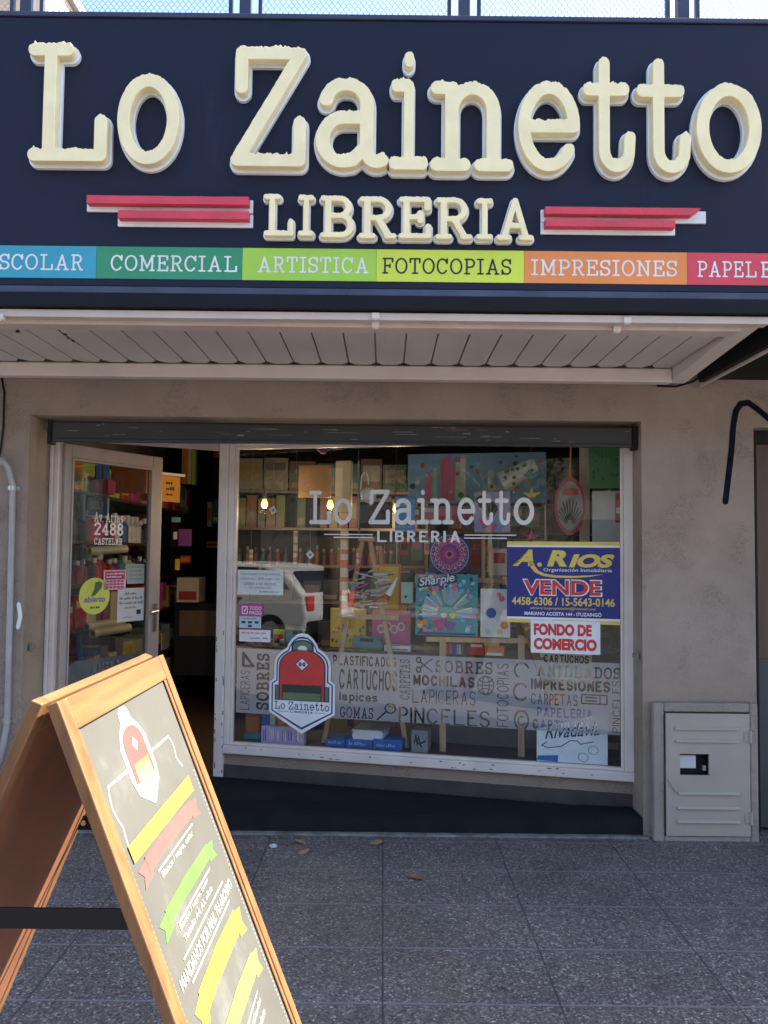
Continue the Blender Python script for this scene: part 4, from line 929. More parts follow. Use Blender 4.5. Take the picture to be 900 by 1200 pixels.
for py in (863, 958):
    v = MF.px(878, py)[1]; m_ = MB(); m_.tube([(b1 + .002, 4.534, v - .032), (b1 + .002, 4.534, v + .032)], .009); m_.box(b1 - .03, b1 - .004, 4.534, 4.5375, v - .025, v + .025); m_.build('hinge', METERP, md)
m_ = MB(); m_.bar((b0 + .01, 4.533, MF.px(784, 911)[1]), (b0 + .055, 4.531, MF.px(793, 927)[1]), .012, .004, (0, 1, 0)); m_.build('bent_lip', METERP, md)
m_ = MB(); m_.box(h0 - .02, h1 + .02, 4.585, 4.5985, k0 - .02, k1 + .02); m_.build('cavity_back', BLACKM, pl)
m_ = MB(); m_.box(h0 + .005, h0 + (h1 - h0) * .60, 4.560, 4.5845, k0 + (k1 - k0) * .28, k1 - .012); m_.build('meter_unit', PAPERG, pl, bevel=.003)
m_ = MB(); m_.box(h1 - .022, h1 - .008, 4.562, 4.5845, k0 + .02, k0 + .045); m_.build('meter_knob', PVC, pl)

pp = thing('conduit_pipe', 'grey plastic conduit pipe running down the left wall', 'pipe', (-2.05, 4.57, 0))
pts = [aty(-16, 520, 4.55), aty(-4, 538, 4.55), aty(4, 541, 4.55), aty(10, 548, 4.555), aty(15, 568, 4.575), aty(14.5, 600, 4.575), aty(12, 700, 4.575), aty(8.5, 848, 4.575), aty(4, 872, 4.575), aty(-4, 905, 4.575)]
MB().tube(pts, .0165, 12).build('tube', PVC, pp, smooth=True)
for px, py in ((14.6, 572), (8.7, 845)):
    p = aty(px, py, 4.575); m_ = MB(); m_.tube([p - V(0, 0, .012), p + V(0, 0, .012)], .021, 12); m_.box(p.x - .034, p.x + .034, 4.592, 4.599, p.z - .011, p.z + .011); m_.build('clamp', CHROME, pp)
m_ = MB(); m_.tube([aty(-4, 541, 4.545), aty(4, 541, 4.545)], .024, 12); m_.build('coupling', PVC, pp, smooth=True)
m_ = MB(); m_.tube([aty(1, 438, 4.59), aty(5, 460, 4.592), aty(4, 500, 4.592), aty(1, 525, 4.59), aty(-3, 545, 4.57)], .006, 6)
tag(m_.build('wall_cable', BLACKM, smooth=True), 'thin dark cable looping down the left wall from the canopy', 'cable')

nd = thing('neighbour_door', 'dark brown doorway of the neighbouring shop at the right edge', 'door', (2.5, 4.75, 0))
MB().box(2.0405, 2.10, 4.70, 4.78, 0, 2.232).box(2.89, 2.9495, 4.70, 4.78, 0, 2.232).box(2.1005, 2.8895, 4.70, 4.78, 2.16, 2.232).build('frame', BLACKM, nd)
MB().box(2.101, 2.889, 4.73, 4.77, 0.95, 2.158).build('upper_panel', mat('brown_door', (.105, .052, .036), .5, var=.3, scale=3, stretch=(6, 1, .5)), nd)
MB().box(2.101, 2.889, 4.728, 4.77, 0.02, 0.948).build('lower_panel', mat('grey_door_panel', (.055, .06, .065), .5, var=.3, scale=3), nd)
MB().box(2.04, 2.95, YF + .201, 4.9, -.1, -.001).build('threshold', CEMENT, nd)

# ---------------------------------------------------------------- sandwich board in the sun
T = math.radians(22); U0, BW, TH, SW = .055, .59, .0165, .031
FB = Frame((-.432, 1.07, 1.31), (0, 1, 0), (-math.sin(T), 0, math.cos(T)))
FBL = Frame((-.4675, 1.07 + BW, 1.312), (0, -1, 0), (math.sin(T), 0, math.cos(T)))
ab = thing('sandwich_board', 'wooden folding sandwich board with painted chalkboard standing in the sun', 'sandwich board', (-.45, 1.365, 0))
LEN = 1.395
def panel(fr, a, b, front):
    MB().fbox(fr, a, a + SW, -LEN, 0, -TH, 0).build('stile', WOODV, ab, bevel=.002)
    MB().fbox(fr, b - SW, b, -LEN, 0, -TH, 0).build('stile', WOODV, ab, bevel=.002)
    MB().fbox(fr, a + SW + .0003, b - SW - .0003, -.046, 0, -TH, -.0008).build('top_rail', WOODH, ab, bevel=.002)
    MB().fbox(fr, a + SW + .0003, b - SW - .0003, -LEN + .04, -LEN + .12, -TH, -.0008).build('bottom_rail', WOODH, ab, bevel=.002)
    for q_ in (a + SW + .0006, b - SW - .0126): MB().fbox(fr, q_, q_ + .012, -LEN + .1205, -.0465, -.0065, -.0028).build('bead', WOODV, ab, bevel=.0015)
    c = MB().fbox(fr, a + SW + .0004, b - SW - .0004, -LEN + .1205, -.0463, -.0105, -.0075).build('chalkboard' if front else 'back_chalkboard', CHALK, ab)
    MB().fbox(fr, a + SW + .0004, b - SW - .0004, -LEN + .1205, -.0463, -.0145, -.0110).build('hardboard', HARDB, ab)
    return c
cbd = sub(panel(FB, U0, BW, True)); panel(FBL, 0, BW - U0, False)
for y in (1.07 + U0 + .010, 1.07 + BW - .012):
    z = 1.024 if y < 1.3 else .986; dx = (1.31 - z) * math.tan(T)
    m_ = MB(); m_.box(-.4675 - dx + .012, -.432 + dx - .012, y - .0015, y + .0015, z - .0135, z + .0135)
    m_.build('strap', BLACKM, ab)
    MB().tube([(-.4675 - dx + .024, y - .005, z), (-.4675 - dx + .024, y - .0017, z)], .005, 10).build('screw', CHROME, ab)
CHF = FB.at(-.0075)
CP = lambda name, *c: mat(name, c, .8, var=.15, scale=14, bump=.1, bscale=80)
def chalk(poly, m, name, off=.0004): return flatpoly([poly], m, name, off, .0003, cbd, CHF)
LCH = CP('chalk_red', 0.190, 0.040, 0.034); YCH = CP('chalk_yellow', 0.222, 0.200, 0.016); GCH = CP('chalk_green', 0.060, 0.220, 0.020); PCH = CP('chalk_coral', 0.200, 0.052, 0.042); ACH = CP('chalk_amber', 0.222, 0.126, 0.037)
lx, lt, lb_ = .287, -.055, -.213                        # painted backpack emblem
lg = [(.287, -.213), (.34, -.185), (.352, -.16), (.352, -.11), (.335, -.087), (.315, -.073), (.312, -.058), (.300, -.050), (.276, -.050), (.264, -.058), (.261, -.073), (.240, -.087), (.222, -.11), (.222, -.16), (.234, -.185)]
chalk(lg, CHALKW, 'emblem_ground')
dm = lambda x0, x1, y0, yc, ry: [(x0, y0), (x1, y0)] + [((x0 + x1) / 2 + (x1 - x0) / 2 * math.cos(math.pi * k / 14), yc + ry * math.sin(math.pi * k / 14)) for k in range(15)]
chalk(dm(.238, .336, -.168, -.112, .030), LCH, 'emblem_pack', .0010); chalk([(.250, -.166), (.324, -.166), (.324, -.150), (.250, -.150)], CP('chalk_cream', 0.237, 0.200, 0.081), 'emblem_pocket', .0016)
chalk([(.250, -.149), (.324, -.149), (.324, -.140), (.250, -.140)], ACH, 'emblem_flap', .0016); chalk([(.287, -.123), (.300, -.112), (.287, -.101), (.274, -.112)], CHALKW, 'emblem_badge', .0016)
cbx = [(.222, -.140), (.132, -.140)] + [(.132 - .012 * math.sin(k / 6 * math.pi), -.140 - .06 * k / 6) for k in range(7)] + [(.126, -.225)]
fill_loops(contour([cbx], .0019, .0009), CHF, 'chalk_border', CHALKW, cbd, .0004)
fill_loops(contour([[(.352, -.140), (.462, -.140)] + [(.462 + .010 * math.sin(k / 5 * math.pi), -.140 - .04 * k / 5) for k in range(6)] + [(.478, -.20)]], .0019, .0009), CHF, 'chalk_border', CHALKW, cbd, .0004)
m_ = MB()
for k in range(120):
    v = -.225 - k * .0085
    for u in (.106, BW - .056): m_.add([CHF.w(u - .0018, v - .0018, .0005), CHF.w(u + .0018, v - .0018, .0005), CHF.w(u + .0018, v + .0018, .0005), CHF.w(u - .0018, v + .0018, .0005)], [(0, 1, 2, 3)])
m_.build('chalk_dots', CHALKW, cbd)
chalk([(.120, -.226), (.487, -.222), (.484, -.250), (.122, -.251)], YCH, 'yellow_band', .0020)
def ribbon(u0, u1, vt, vb, m, name):
    h = vt - vb; w_ = .035
    chalk([(u0, vb + h * .12), (u0 + .3 * (u1 - u0), vb + h * .22), (u1, vb + h * .12), (u1, vt - h * .10), (u0 + .5 * (u1 - u0), vt), (u0, vt - h * .10)], m, name, .0010)
    chalk([(u0 + .012, vb - h * .05), (u0 - w_, vb - h * .22), (u0 - w_ + .012, vb + h * .25), (u0 - w_ - .004, vb + h * .66), (u0 + .002, vt - h * .2), (u0 + .012, vb + h * .3)], m, name, .0006)
    chalk([(u1 - .012, vb - h * .05), (u1 + w_, vb - h * .22), (u1 + w_ - .012, vb + h * .25), (u1 + w_ + .004, vb + h * .66), (u1 - .002, vt - h * .2), (u1 - .012, vb + h * .3)], m, name, .0006)
def crule(u0, u1, v): chalk([(u0, v - .0014), (u1, v - .0014), (u1, v + .0014), (u0, v + .0014)], CHALKW, 'chalk_rule', .0008)
ribbon(.165, .445, -.254, -.286, PCH, 'coral_ribbon'); crule(.195, .415, -.2915)
ct = lambda s_, r_, b=.012: sans(s_, r_, CHF, CHALKW, cbd, b, off=.0009, name='chalk_words')
ct('Blanco / negro, color', (.205, -.3085, .40, -.2965))
ribbon(.168, .448, -.337, -.367, GCH, 'green_ribbon'); crule(.200, .42, -.3745)
ct('Blanco / negro, color', (.200, -.388, .39, -.3775)); ct('Tamaño A4, A3, oficio', (.200, -.405, .395, -.3935))
crule(.17, .46, -.4155); sans('MANDANOS POR MAIL TU ARCHIVO', (.128, -.443, .503, -.425), CHF, CHALKW, cbd, .02, off=.0009, name='chalk_words'); crule(.17, .46, -.4505)
ribbon(.178, .462, -.464, -.512, YCH, 'yellow_ribbon')
ribbon(.205, .470, -.548, -.592, CP('chalk_lemon', 0.222, 0.185, 0.037), 'amber_ribbon'); crule(.22, .43, -.604)
ct('Anillados / plastificados', (.20, -.625, .43, -.611)); ct('Tamaño A4, A3, oficio', (.20, -.645, .43, -.631)); ribbon(.178, .462, -.70, -.75, PCH, 'coral_ribbon')

# ================================================================ INSIDE THE SHOP
# bulbs that are lit
for i, (px, py, yy, lab) in enumerate(((310, 590, 6.3, 'lit warm bare bulb hanging at the left of the window display'), (387, 591, 6.5, 'lit warm bare bulb hanging beside the white capital L on the glass'), (464, 595, 6.9, 'lit warm bare bulb hanging deep in the shop behind the blue sign'))):
    p = aty(px, py, yy); r_ = thing('pendant_bulb', lab, 'light bulb', (p.x, p.y, p.z), 'bare bulbs hanging in the shop')
    MB().tube([p + V(0, 0, .075), V(p.x, p.y, 2.74)], .003, 6).build('cord', BLACKM, r_)
    MB().tube([p + V(0, 0, .035), p + V(0, 0, .08)], .017, 10).build('socket', BLACKM, r_)
    bl_ = MB(); bl_.tube([p + V(0, 0, .034), p + V(0, 0, .02), p + V(0, 0, 0), p + V(0, 0, -.02), p + V(0, 0, -.032), p + V(0, 0, -.037)], [.014, .019, .026, .025, .015, .004], 12)
    bl_.build('glass_bulb', emit_mat('bulb_glow', (1.0, .40, .09), 0.42), r_, smooth=True)
    ld = bpy.data.lights.new('bulb_light', 'POINT'); ld.energy = 2.3; ld.color = (1, .72, .42); ld.shadow_soft_size = .03
    lo = bpy.data.objects.new('bulb_light', ld); COL.objects.link(lo); lo.parent = r_; lo.location = (0, -.05, -.06)

DIM = {k: C('shaded_' + k, *[c * .115 + .004 for c in [n.color for n in PAL[k].node_tree.nodes['Color Ramp'].color_ramp.elements][1][:3]]) for k in PAL}  # stock palette darkened, painting the shop's dim light into the colours
def carton(name, label, cat, fr, u0, u1, v0, v1, depth, col, front=None, group=None, c=0.0, band=None, pal=PAL):
    """A packet standing in a frame, its front at depth c, with a printed label or band."""
    root = thing(name, label, cat, tuple(fr.w((u0 + u1) / 2, v0, c - depth / 2)), group)
    MB().fbox(fr, u0, u1, v0, v1, c - depth, c).build('body', pal[col], root, bevel=min(.003, (u1 - u0) * .1))
    if front:
        mb = MB(); a, b_ = (v1 - v0) * (band or (.25, .75))[0], (v1 - v0) * (band or (.25, .75))[1]
        mb.fbox(fr, u0 + (u1 - u0) * .10, u1 - (u1 - u0) * .10, v0 + a, v0 + b_, c + .0006, c + .0012); mb.build('front_label', pal[front], root)
    return root

# shelf units: a back unit facing the window and a run along the left wall
def shelf_unit(label, fr, width, levels, depth):
    root = thing('shelf_unit', label, 'shelf unit', tuple(fr.w(width / 2, 0, -depth / 2)))
    for u in (-.02, width): MB().fbox(fr, u, u + .02, 0, levels[-1] + .32, -depth, 0).build('upright', SHELFD, root)
    MB().fbox(fr, .0005, width - .0005, 0, levels[-1] + .32, -depth - .012, -depth).build('back_panel', BLACKM, root)
    for v in levels: MB().fbox(fr, .0005, width - .0005, v - .022, v, -depth + .0005, 0).build('shelf', SHELFD, root)
    return root
ORD = ['first', 'second', 'third', 'fourth', 'fifth', 'sixth', 'seventh', 'eighth', 'ninth', 'tenth', 'eleventh', 'twelfth', 'thirteenth', 'fourteenth', 'fifteenth', 'sixteenth', 'seventeenth', 'eighteenth', 'nineteenth', 'twentieth']
LEV = ['bottom', 'second', 'third', 'fourth', 'fifth', 'top']
def stock(fr, width, levels, where, kinds, rng, depth):
    for li, v in enumerate(levels):
        u = .015; n = 0
        while u < width - .07 and n < 20:
            k = kinds[li]; col = rng.choice(k['cols']); w_ = rng.uniform(*k['w']); h_ = rng.uniform(*k['h']); dd = min(depth - .02, rng.uniform(.14, .24))
            if u + w_ > width - .01: break
            lab = f"{col} {k['what']}, {ORD[n]} from the left on the {LEV[li]} {where}"
            if k['name'] == 'bottle':
                p = fr.w(u + w_ / 2, v, -.05); r0 = w_ * .42
                root = thing('bottle', lab, 'bottle', tuple(p), 'stock on the shop shelves')
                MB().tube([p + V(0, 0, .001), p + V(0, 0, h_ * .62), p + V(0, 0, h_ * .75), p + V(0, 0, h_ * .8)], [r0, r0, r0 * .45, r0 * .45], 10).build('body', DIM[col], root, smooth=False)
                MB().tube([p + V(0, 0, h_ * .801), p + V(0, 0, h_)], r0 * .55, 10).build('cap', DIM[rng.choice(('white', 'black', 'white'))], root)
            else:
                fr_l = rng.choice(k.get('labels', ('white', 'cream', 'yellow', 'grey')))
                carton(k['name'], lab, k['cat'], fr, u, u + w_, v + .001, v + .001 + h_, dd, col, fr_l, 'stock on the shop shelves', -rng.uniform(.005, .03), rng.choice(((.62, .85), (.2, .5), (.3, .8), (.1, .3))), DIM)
            u += w_ + rng.uniform(.002, .012) + (rng.uniform(.05, .12) if rng.random() < .10 else 0); n += 1
rng = random.Random(21)
BK = lambda cols, w_=(.05, .09), h_=(.24, .29), what='binder spine': dict(name='binder', what=what, cat='binder', cols=cols, w=w_, h=h_)
BX = lambda cols, w_=(.12, .22), h_=(.14, .26), what='stationery box': dict(name='stationery_box', what=what, cat='box', cols=cols, w=w_, h=h_)
BT = lambda cols, w_=(.05, .07), h_=(.13, .18), what='paint bottle': dict(name='bottle', what=what, cat='bottle', cols=cols, w=w_, h=h_)
SB = Frame((-1.30, 7.20, .085), (1, 0, 0), (0, 0, 1))
shelf_unit('dark shelf unit full of binders facing the window at the back', SB, 1.66, [.10, .62, 1.02, 1.33, 1.65, 1.97], .30)
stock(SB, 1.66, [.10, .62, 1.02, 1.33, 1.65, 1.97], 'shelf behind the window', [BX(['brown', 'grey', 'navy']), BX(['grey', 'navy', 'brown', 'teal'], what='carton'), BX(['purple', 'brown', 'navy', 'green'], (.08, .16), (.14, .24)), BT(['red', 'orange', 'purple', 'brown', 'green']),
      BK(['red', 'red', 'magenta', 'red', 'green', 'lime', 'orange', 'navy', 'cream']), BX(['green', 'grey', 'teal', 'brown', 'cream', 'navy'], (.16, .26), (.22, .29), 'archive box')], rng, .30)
SLW = Frame((-2.06, 5.05, .085), (0, 1, 0), (0, 0, 1))
LV = [.10, .50, .90, 1.20, 1.50, 1.84]
shelf_unit('long dark shelf unit along the left wall inside the door', SLW, 4.3, LV, .32)
rngl = random.Random(5); DIM_, DIM = DIM, PAL
stock(SLW, 4.3, LV, 'shelf along the left wall', [BX(['brown', 'grey', 'white', 'cream'], (.18, .30), (.20, .30), 'carton'), BX(['white', 'grey', 'cream', 'blue'], (.14, .26), (.12, .26), 'paper packet'), BX(['red', 'magenta', 'cream', 'yellow', 'purple'], (.14, .22), (.16, .25)),
      BT(['white', 'navy', 'teal', 'red', 'purple'], (.09, .13), (.16, .21)), BT(['navy', 'red', 'blue', 'white', 'magenta'], (.10, .14), (.18, .23)), BX(['orange', 'teal', 'magenta', 'blue', 'lime', 'red'], (.18, .30), (.20, .27), 'display box')], rngl, .32)
DIM = DIM_
SB2 = Frame((.42, 7.45, .085), (1, 0, 0), (0, 0, 1)); LV2 = [.10, .60, 1.0, 1.32, 1.64, 1.98]
shelf_unit('dark shelf unit of books and boxes at the back right of the shop', SB2, 1.70, LV2, .30)
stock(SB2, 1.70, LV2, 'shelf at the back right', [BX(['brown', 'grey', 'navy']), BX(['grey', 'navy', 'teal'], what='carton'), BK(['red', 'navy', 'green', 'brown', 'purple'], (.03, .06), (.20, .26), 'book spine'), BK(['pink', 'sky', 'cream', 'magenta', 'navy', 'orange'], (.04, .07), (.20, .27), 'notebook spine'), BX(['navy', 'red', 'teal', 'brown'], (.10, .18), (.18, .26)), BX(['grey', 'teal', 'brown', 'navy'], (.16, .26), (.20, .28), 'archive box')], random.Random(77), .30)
# things beyond the door
def px_box(name, label, cat, l, t, r, b, y, depth, col, front=None, band=None, group=None):
    fr = Frame((0, y, 0), (1, 0, 0), (0, 0, 1)); u0, v0, u1, v1 = fr.rect(l, t, r, b)
    return carton(name, label, cat, fr, u0, u1, v0, v1, depth, col, front, group, 0.0, band), fr, (u0, v0, u1, v1)
YS = Frame((-1.97, 7.05, 0), (.62, .78, 0), (0, 0, 1)); SGN = thing('shelf_sign', 'amber printed header board above the bottles seen through the doorway', 'sign', (-1.8, 7.3, 2.1))
ys = YS.rect(183, 558, 211, 588); MB().fbox(YS, ys[0] - .05, ys[2], ys[1], ys[3], -.02, 0).build('board', C('amber_board', .66, .30, .03), SGN)
MB().fbox(YS, ys[0] - .05, ys[2] + .03, ys[3] + .004, ys[3] + .026, -.03, .03).build('white_rail', PAL['white'], SGN)
ink_rows = [(ys[0] + .10, ys[1] + .15, ys[2] - .05, ys[1] + .185), (ys[0] + .10, ys[1] + .10, ys[2] - .05, ys[1] + .13), (ys[0] + .10, ys[1] + .055, ys[2] - .05, ys[1] + .075)]
scribble(YS, ink_rows, INK, SGN, .001, random.Random(3))
for nm, lab, l, t, r, b, y, col in (('folder_pack', 'rust red folder pack standing high beyond the doorway', 213, 525, 219, 567, 8.5, 'orange'), ('folder_pack', 'cream folder pack beside the rust red one high beyond the doorway', 219.5, 526, 224, 567, 8.5, 'cream'), ('folder_pack', 'olive green folder pack against the dark interior pillar', 224.5, 526, 229, 568, 8.5, 'lime')):
    px_box(nm, lab, 'folder pack', l, t, r, b, y, .10, col, group='folder packs beyond the doorway')
px_box('display_case', 'pinkish cardboard display case on the counter beyond the doorway', 'display case', 207, 677, 233, 706, 7.9, .3, 'cream', 'red', (.1, .45))
px_box('counter', 'dark shop counter beyond the open doorway', 'counter', 204, 707, 262, 792, 8.1, .6, 'black', 'brown', (.55, .9))
px_box('tall_tin', 'cream tall tin on the right hand shelf beyond the doorway', 'tin', 242, 588, 248, 617, 8.8, .08, 'cream', 'orange'); px_box('tall_tin', 'dark teal tall tin beside the cream tin beyond the doorway', 'tin', 249.5, 585, 255.5, 613, 8.8, .08, 'teal', 'white', (.1, .25))
px_box('red_pennant', 'crimson pennant hanging at the top of the doorway', 'pennant', 250, 514, 257, 536, 8.2, .02, 'red')
px_box('orange_packet', 'orange packet lying on a shelf seen through the doorway', 'packet', 241, 634, 256, 642, 8.8, .1, 'orange', 'black', (.4, .6)); px_box('red_gift', 'bright red gift bag hanging beyond the doorway', 'gift bag', 211, 651, 223, 660, 7.7, .06, 'red', 'orange')
for i, (l, t, r, b, col, lab) in enumerate(((205, 655, 210, 668, 'yellow', 'yellow hanging toy packet beyond the doorway'), (201, 606, 211, 612, 'sky', 'light blue blister packet hanging beyond the doorway'), (203, 623, 207, 632, 'white', 'small white tag packet hanging beyond the doorway'), (209, 620, 224, 640, 'purple', 'dim purple pouch row hanging beyond the doorway'))):
    px_box('hanging_packet', lab, 'packet', l, t, r, b, 7.5, .03, col)
# seen through the door glass
def behind_door(name, label, cat, l, t, r, b, y, depth, col, front=None, band=None): return px_box(name, label, cat, l, t, r, b, y, depth, col, front, band)
behind_door('hanging_banner', 'amber banner seen through the upper door glass', 'banner', 130, 546, 172, 578, 6.15, .02, 'orange', None)
behind_door('magenta_box', 'magenta box seen through the upper left of the door glass', 'box', 96, 561, 127, 578, 5.9, .16, 'magenta', None)
bx_, frb, rb = behind_door('blue_pack', 'light blue pack with pale lettering seen through the door glass', 'pack', 103, 583, 126, 604, 5.85, .04, 'sky', None)
sans('SELF', (rb[0] + .02, rb[1] + .045, rb[2] - .02, rb[3] - .03), frb, PAL['white'], bx_, .02, off=.002)
behind_door('yellow_bag', 'dull yellow bag on a shelf behind the door glass', 'bag', 83, 610, 96, 626, 5.95, .1, 'yellow', None); behind_door('red_bag', 'dark red bag below the yellow one behind the door glass', 'bag', 79, 630, 97, 642, 5.95, .1, 'red', None)
for k, (px, py) in enumerate(((101, 735), (108, 743), (104, 646))):
    p = aty(px, py, 5.75); m_ = MB(); q_ = p + V(.16, .30, .02); m_.tube([p, q_], .030, 14, cap=False); m_.tube([p + V(.004, .003, 0), q_], .018, 12, 1, cap=True)
    o = m_.build('paper_roll', [PAL['cream'], BLACKM], smooth=False); tag(o, ('upper cream paper roll poking out behind the lower door glass', 'lower cream paper roll poking out behind the lower door glass', 'lone cream paper roll just under the white address lettering')[k], 'paper roll', 'paper rolls behind the door')
bl2 = MB(); bl2.tube([aty(97, 560, 5.8), aty(92, 800, 5.8)], .02, 8); tag(bl2.build('blue_post', PAL['blue']), 'blue upright post behind the left part of the door glass', 'post')

# ---------------------------------------------------------------- window display
def wbox(name, label, cat, l, t, r, b, d, depth, col, front=None, band=None, group=None, base=None):
    fr = WF.at(-d); u0, v0, u1, v1 = fr.rect(l, t, r, b)
    if base is not None: v0 = base
    return carton(name, label, cat, fr, u0, u1, v0, v1, depth, col, front, group, 0.0, band), fr, (u0, v0, u1, v1)
PLZ = .296
plat = thing('display_platform', 'dark low display platform inside the shop window', 'platform', tuple(WF.w(1.25, 0.1, -.5)))
MB().fbox(WF, .10, WLEN - .09, .09, PLZ, -1.05, -.075).build('deck', SHELFD, plat)
TBZ = WF.at(-.30).px(500, 765)[1]
tb = thing('display_table', 'dark display table with grey panels behind the frosted band', 'table', tuple(WF.w(1.3, PLZ, -.5)))
tu0 = WF.at(-.30).px(384, 765)[0]; tu1 = WF.at(-.30).px(640, 765)[0]
MB().fbox(WF, tu0, tu1, TBZ - .03, TBZ, -.78, -.30).build('tabletop', SHELFD, tb)
gu = WF.at(-.42).px(499, 860)[0]
MB().fbox(WF, gu, tu1 - .02, PLZ + .001, TBZ - .031, -.76, -.42).build('grey_panel', C('panel_grey', .14, .14, .145), tb)
for u in (tu0 + .02, gu - .06): MB().fbox(WF, u, u + .04, PLZ + .001, TBZ - .031, -.76, -.72).build('leg', SHELFD, tb)

def at_w(px, py, d):
    fr = WF.at(-d); u, v = fr.px(px, py); return fr.w(u, v)
e1 = thing('easel', 'tall wooden tripod easel behind the large white name on the glass', 'easel', tuple(at_w(430, 880, .25)))
for a, b_ in (((426, 628), (379, 874)), ((433, 628), (478, 882))): MB().bar(at_w(*a, .30), at_w(*b_, .22), .030, .022, WF.n).build('leg', EASELW, e1, bevel=.002)
MB().bar(at_w(446, 640, .42), at_w(462, 868, .85), .028, .02, WF.n).build('rear_leg', EASELW, e1, bevel=.002)
MB().bar(at_w(395, 722, .245), at_w(468, 724, .245), .03, .03, WF.n).build('tray', EASELW, e1, bevel=.002)
MB().bar(at_w(421, 632, .29), at_w(440, 632, .29), .03, .05, WF.n).build('top_block', EASELW, e1, bevel=.002)
e2 = thing('easel', 'pale wooden easel holding the square marker poster in the window', 'easel', tuple(at_w(565, 885, .25)))
for a, b_, d1, d2 in (((519, 750), (519, 882), .20, .20), ((573, 750), (573, 886), .62, .62), ((611, 745), (611, 890), .20, .20)): MB().bar(at_w(*a, d1), at_w(*b_, d2), .040, .022, WF.n).build('leg', EASELW, e2, bevel=.002)
for x in (566.5, 574.5): MB().bar(at_w(x, 626, .42), at_w(x, 752, .42), .022, .022, WF.n).build('mast', EASELW, e2, bevel=.002)
MB().bar(at_w(500, 749, .20), at_w(618, 751, .20), .03, .03, WF.n).build('tray', EASELW, e2, bevel=.002)
MB().bar(at_w(553, 680, .40), at_w(598, 681, .40), .03, .055, WF.n).build('clamp_block', EASELW, e2, bevel=.002)

# marker poster
mp, mf, (u0, v0, u1, v1) = wbox('marker_poster', 'square teal marker pen poster with a fan of coloured pens', 'poster', 487, 673, 560, 745, .17, .012, 'teal'); mw_, mh_ = u1 - u0, v1 - v0
Q = lambda x, y: (u0 + x * mw_, v0 + y * mh_)
rr = random.Random(9); fan = MB()
fm = [PAL[c] for c in ('sky', 'lilac', 'green', 'yellow', 'orange', 'pink', 'mint', 'white')]
for k in range(46):
    a = math.radians(-8 + 196 * k / 45); r0, r1 = .15, .43 + rr.uniform(-.04, .03); t_ = math.radians(1.5)
    fan.prism(mf, [Q(.5 + r0 * math.cos(a - t_), .36 + r0 * math.sin(a - t_)), Q(.5 + r1 * math.cos(a - t_), .36 + r1 * math.sin(a - t_)), Q(.5 + r1 * math.cos(a + t_), .36 + r1 * math.sin(a + t_)), Q(.5 + r0 * math.cos(a + t_), .36 + r0 * math.sin(a + t_))], .0008, .0012, rr.choice((0, 0, 1, 1, 7, 2, 3)))
fan.build('pen_fan', fm, mp)
blob = MB()
for k in range(150):
    x, y = rr.uniform(.05, .95), rr.choice((rr.uniform(.72, .97), rr.uniform(.06, .32), rr.uniform(.06, .9)))
    if (x - .5) ** 2 + (y - .36) ** 2 < .17 and rr.random() < .75: continue
    s_ = rr.uniform(.015, .055); blob.prism(mf, [Q(min(.985, max(.015, x + s_ * rr.uniform(.6, 1.2) * math.cos(t))), min(.985, max(.015, y + s_ * rr.uniform(.6, 1.2) * math.sin(t)))) for t in np.linspace(0, 5.4, 7)], .0014 + k * .00002, .0016 + k * .00002, rr.choice((2, 3, 4, 5, 5, 6, 0, 8, 9, 10)))
blob.build('doodles', fm + [PAL['navy'], PAL['teal'], PAL['purple']], mp)
for x, y, s_, c_ in ((.40, .18, .10, 'magenta'), (.34, .24, .07, 'pink'), (.60, .33, .055, 'yellow'), (.56, .16, .08, 'purple'), (.46, .33, .05, 'cream')): flatpoly([[Q(x + s_ * math.cos(t) * (1 + .3 * math.sin(3 * t)), y + s_ * math.sin(t)) for t in np.linspace(0, 6.1, 14)]], PAL[c_], 'splash', .0030, .0003, mp, mf)
flatpoly([[Q(.03, .02), Q(.97, .02), Q(.97, .05), Q(.03, .05)]], PAL['navy'], 'foot_strip', .0036, .0003, mp, mf)
HND = Frame(mf.w(*Q(.06, .74), .0045), mf.u + mf.v * .16, mf.v - mf.u * .16)
sans('Sharpie', (-.01, -.008, .64 * mw_, .21 * mh_), HND, PAL['navy'], mp, .085, .25, off=.0, name='lettering_outline'); sans('Sharpie', (.006, .006, .595 * mw_, .192 * mh_), HND, PAPERW, mp, .012, .25, off=.0008)

# mandala
md_, mdf, (u0, v0, u1, v1) = wbox('mandala_board', 'blue square board with a pink and purple mandala circle', 'board', 503, 627, 551, 672, .34, .01, 'navy'); cu, cv = (u0 + u1) / 2, (v0 + v1) / 2; R0 = (u1 - u0) * .47
for k, (f_, c_) in enumerate(((1.0, 'lilac'), (.95, 'purple'), (.78, 'cream'), (.74, 'magenta'), (.58, 'pink'), (.53, 'purple'), (.38, 'magenta'), (.22, 'pink'), (.12, 'navy'))):
    flatpoly([[(cu + R0 * f_ * (1 + (.05 if k in (2, 4, 6) else 0) * math.cos(16 * t)) * math.cos(t), cv + R0 * f_ * (1 + (.05 if k in (2, 4, 6) else 0) * math.cos(16 * t)) * math.sin(t)) for t in np.linspace(0, 2 * math.pi, 96)[:-1]]], PAL[c_], 'ring', .0006 + k * .0006, .0003, md_, mdf)
ms = MB()
for k in range(28):
    t = 2 * math.pi * k / 28
    for rr_ in (.865, .66): x, y = cu + R0 * rr_ * math.cos(t), cv + R0 * rr_ * math.sin(t); ms.prism(mdf, [(x - .004, y), (x, y - .004), (x + .004, y), (x, y + .004)], .0062, .0065)
ms.build('dots', PAL['white'], md_)

